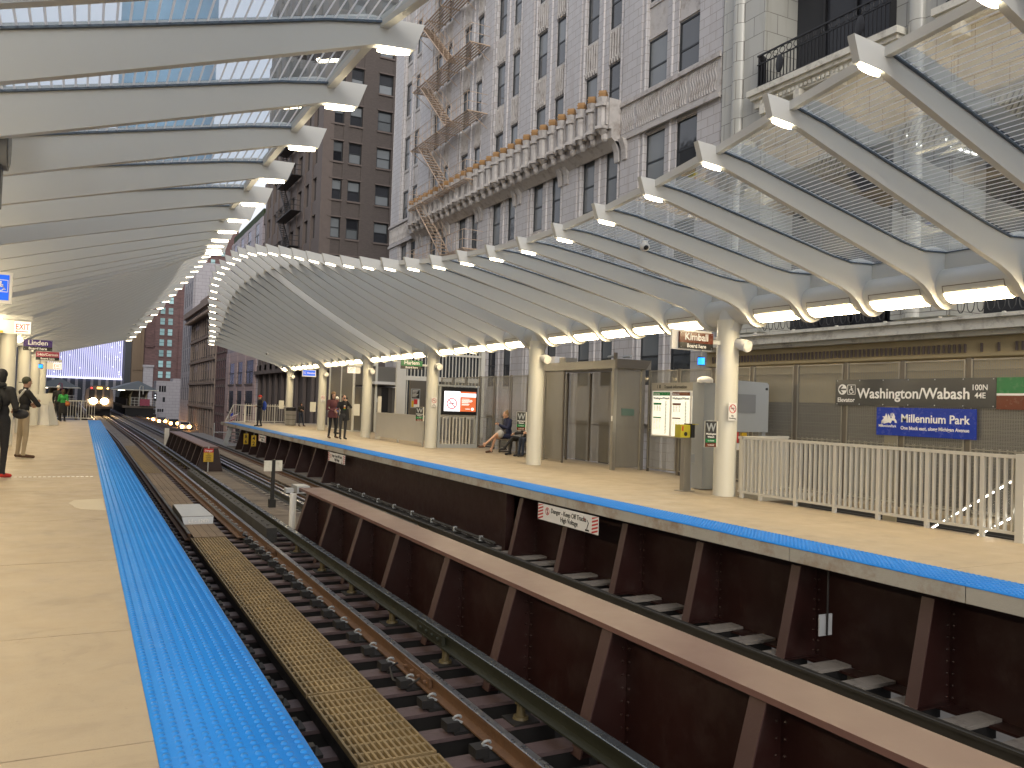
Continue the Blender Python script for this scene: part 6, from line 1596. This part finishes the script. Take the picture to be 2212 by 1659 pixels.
# 7,8 pair
o,P,part,k = person('person in maroon jacket and brown beanie with dark hair, standing behind the photographer',(8.98,32.85,0),12,1.83,[SK,c_mar,c_blk,c_brown],hair='long',hairc=h_dk,face=True,J=dict(wl=(.05,-.16,1.10),wr=(-.05,-.17,1.05),al=(.15,0,.09),kl=(.13,-.02,.5),tl=(.17,-.16,.035),ar=(-.14,0,.09),tr=(-.16,-.16,.035)))
q = M(); q.ball((0,.0,1.73*k),[.088*k,.10*k,.075*k],0,14,10); part('beanie',q,c_tan)
q = M(); q.tube([(0,0,1.05*k),(0,0,.80*k)],[.17*k,.20*k],16); part('jacket_hem',q,c_mar)
o,P,part,k = person('person in black coat raising a phone to the face, coloured motif on the chest',(9.20,32.1,0),2,1.74,[SK,c_blk,c_blk2,g['black']],hair='short',hairc=h_br,J=dict(el=(.27,-.13,1.28),er=(-.27,-.13,1.28),wl=(.07,-.20,1.52),wr=(-.07,-.20,1.52),al=(.08,0,.09),tl=(.10,-.17,.035),ar=(-.10,0,.09),tr=(-.12,-.16,.035)))
q = M(); q.box(-.08*k,.08*k,-.235*k,-.222*k,1.58*k,1.66*k); part('phone',q,g['black'],False)
q = M(); q.tube([(.08*k,.03*k,1.2*k),(.13*k,.03*k,.75*k)],[.14*k,.15*k],12); part('coat_tail',q,c_blk)
for kk,(zz,mm) in enumerate(((1.33,g['signwhite']),(1.28,g['red']),(1.24,g['yellow']),(1.20,g['signgreen']))):
    q = M(); q.box((-.03)*k,(.035)*k,-.13*k,-.112*k,(zz-.02)*k,(zz+.02)*k); part('chest_motif',q,mm,False)
# 9 white hat
person('person in white hat and light blue top half hidden by the fourth column',(10.28,37.0,0),60,1.68,[SK,c_cb,c_jean,g['black']],hair='hat',hairc=c_white)
# bench
t = thing('bench',(12.45,22.8,0),'slim dark bench against the mesh windscreen under the seated people','bench')
M().box(12.2,12.72,21.7,24.6,.42,.47).build('seat',g['steel_d'],parent=t)
for yy in (21.9,23.2,24.4): M().box(12.25,12.30,yy-.03,yy+.03,0,.419).box(12.62,12.67,yy-.03,yy+.03,0,.419).box(12.301,12.619,yy-.03,yy+.03,.02,.06).build('leg',g['steel_d'],parent=t)
# seated: local frame facing -y, then rotated to face the track (-x)
def sit(**kw):
    J = dict(hip=(0,0,.56),waist=(0,.0,.70),chest=(0,-.02,.93),neck=(0,-.04,1.10),head=(0,-.08,1.25),sl=(.175,-.03,1.05),sr=(-.175,-.03,1.05),el=(.22,-.05,.78),er=(-.22,-.05,.78),
      wl=(.08,-.26,.74),wr=(-.08,-.26,.76),hl=(.09,-.03,.53),hr=(-.09,-.03,.53),kl=(.09,-.42,.54),kr=(-.09,-.42,.54),al=(.10,-.50,.09),ar=(-.10,-.46,.09),tl=(.11,-.66,.035),tr=(-.11,-.62,.035)); J.update(kw); return J
o,P,part,k = person('seated person with fair bun, navy top and bare crossed legs',(12.38,24.0,0),-90,1.78,[SK2,c_navy,c_navy,c_brown],J=sit(head=(0,-.12,1.22),wl=(.04,-.34,.90),wr=(-.05,-.34,.92),el=(.22,-.14,.80),kl=(.03,-.44,.60),kr=(-.06,-.42,.52),al=(-.02,-.84,.25),ar=(-.08,-.56,.09),tl=(-.03,-1.0,.20),tr=(-.09,-.72,.035)),bottom='skirt',hair='bun',hairc=h_bl,face=True)
q = M(); q.box(-.03*k,.03*k,-.44*k,-.43*k,.93*k,1.0*k); part('phone',q,g['black'],False); q = M(); q.ball((.02,-.30*k,.62*k),[.15*k,.12*k,.13*k],0,12,8); part('silver_bag',q,c_lb)
o,P,part,k = person('seated person with long fair hair, grey scarf and black leggings',(12.42,23.0,0),-90,1.64,[SK2,c_blk,c_blk,g['black']],J=sit(wl=(.02,-.34,.72),wr=(-.02,-.36,.74),kl=(.03,-.44,.60),al=(.0,-.72,.25),tl=(-.02,-.88,.2)),hair='long',hairc=h_bl,face=True)
q = M(); q.tube([(0,-.08*k,1.10*k),(0,-.17*k,1.02*k),(.02,-.19*k,.80*k)],[.07*k,.06*k,.05*k],10); q.ball((0,-.05*k,1.08*k),[.11*k,.10*k,.05*k],0,12,8); part('scarf',q,c_scarf)
q = M(); q.ball((.24*k,-.12*k,.62*k),[.10*k,.15*k,.12*k],0,12,8); part('black_bag',q,g['black'])
person('seated person in blue jeans and grey trainers mostly hidden behind the second column',(12.45,22.4,0),-90,1.74,[SK2,c_white,c_jean,c_blk2],J=sit(al=(.10,-.44,.09),tl=(.11,-.60,.035)),hair='short',hairc=h_br)
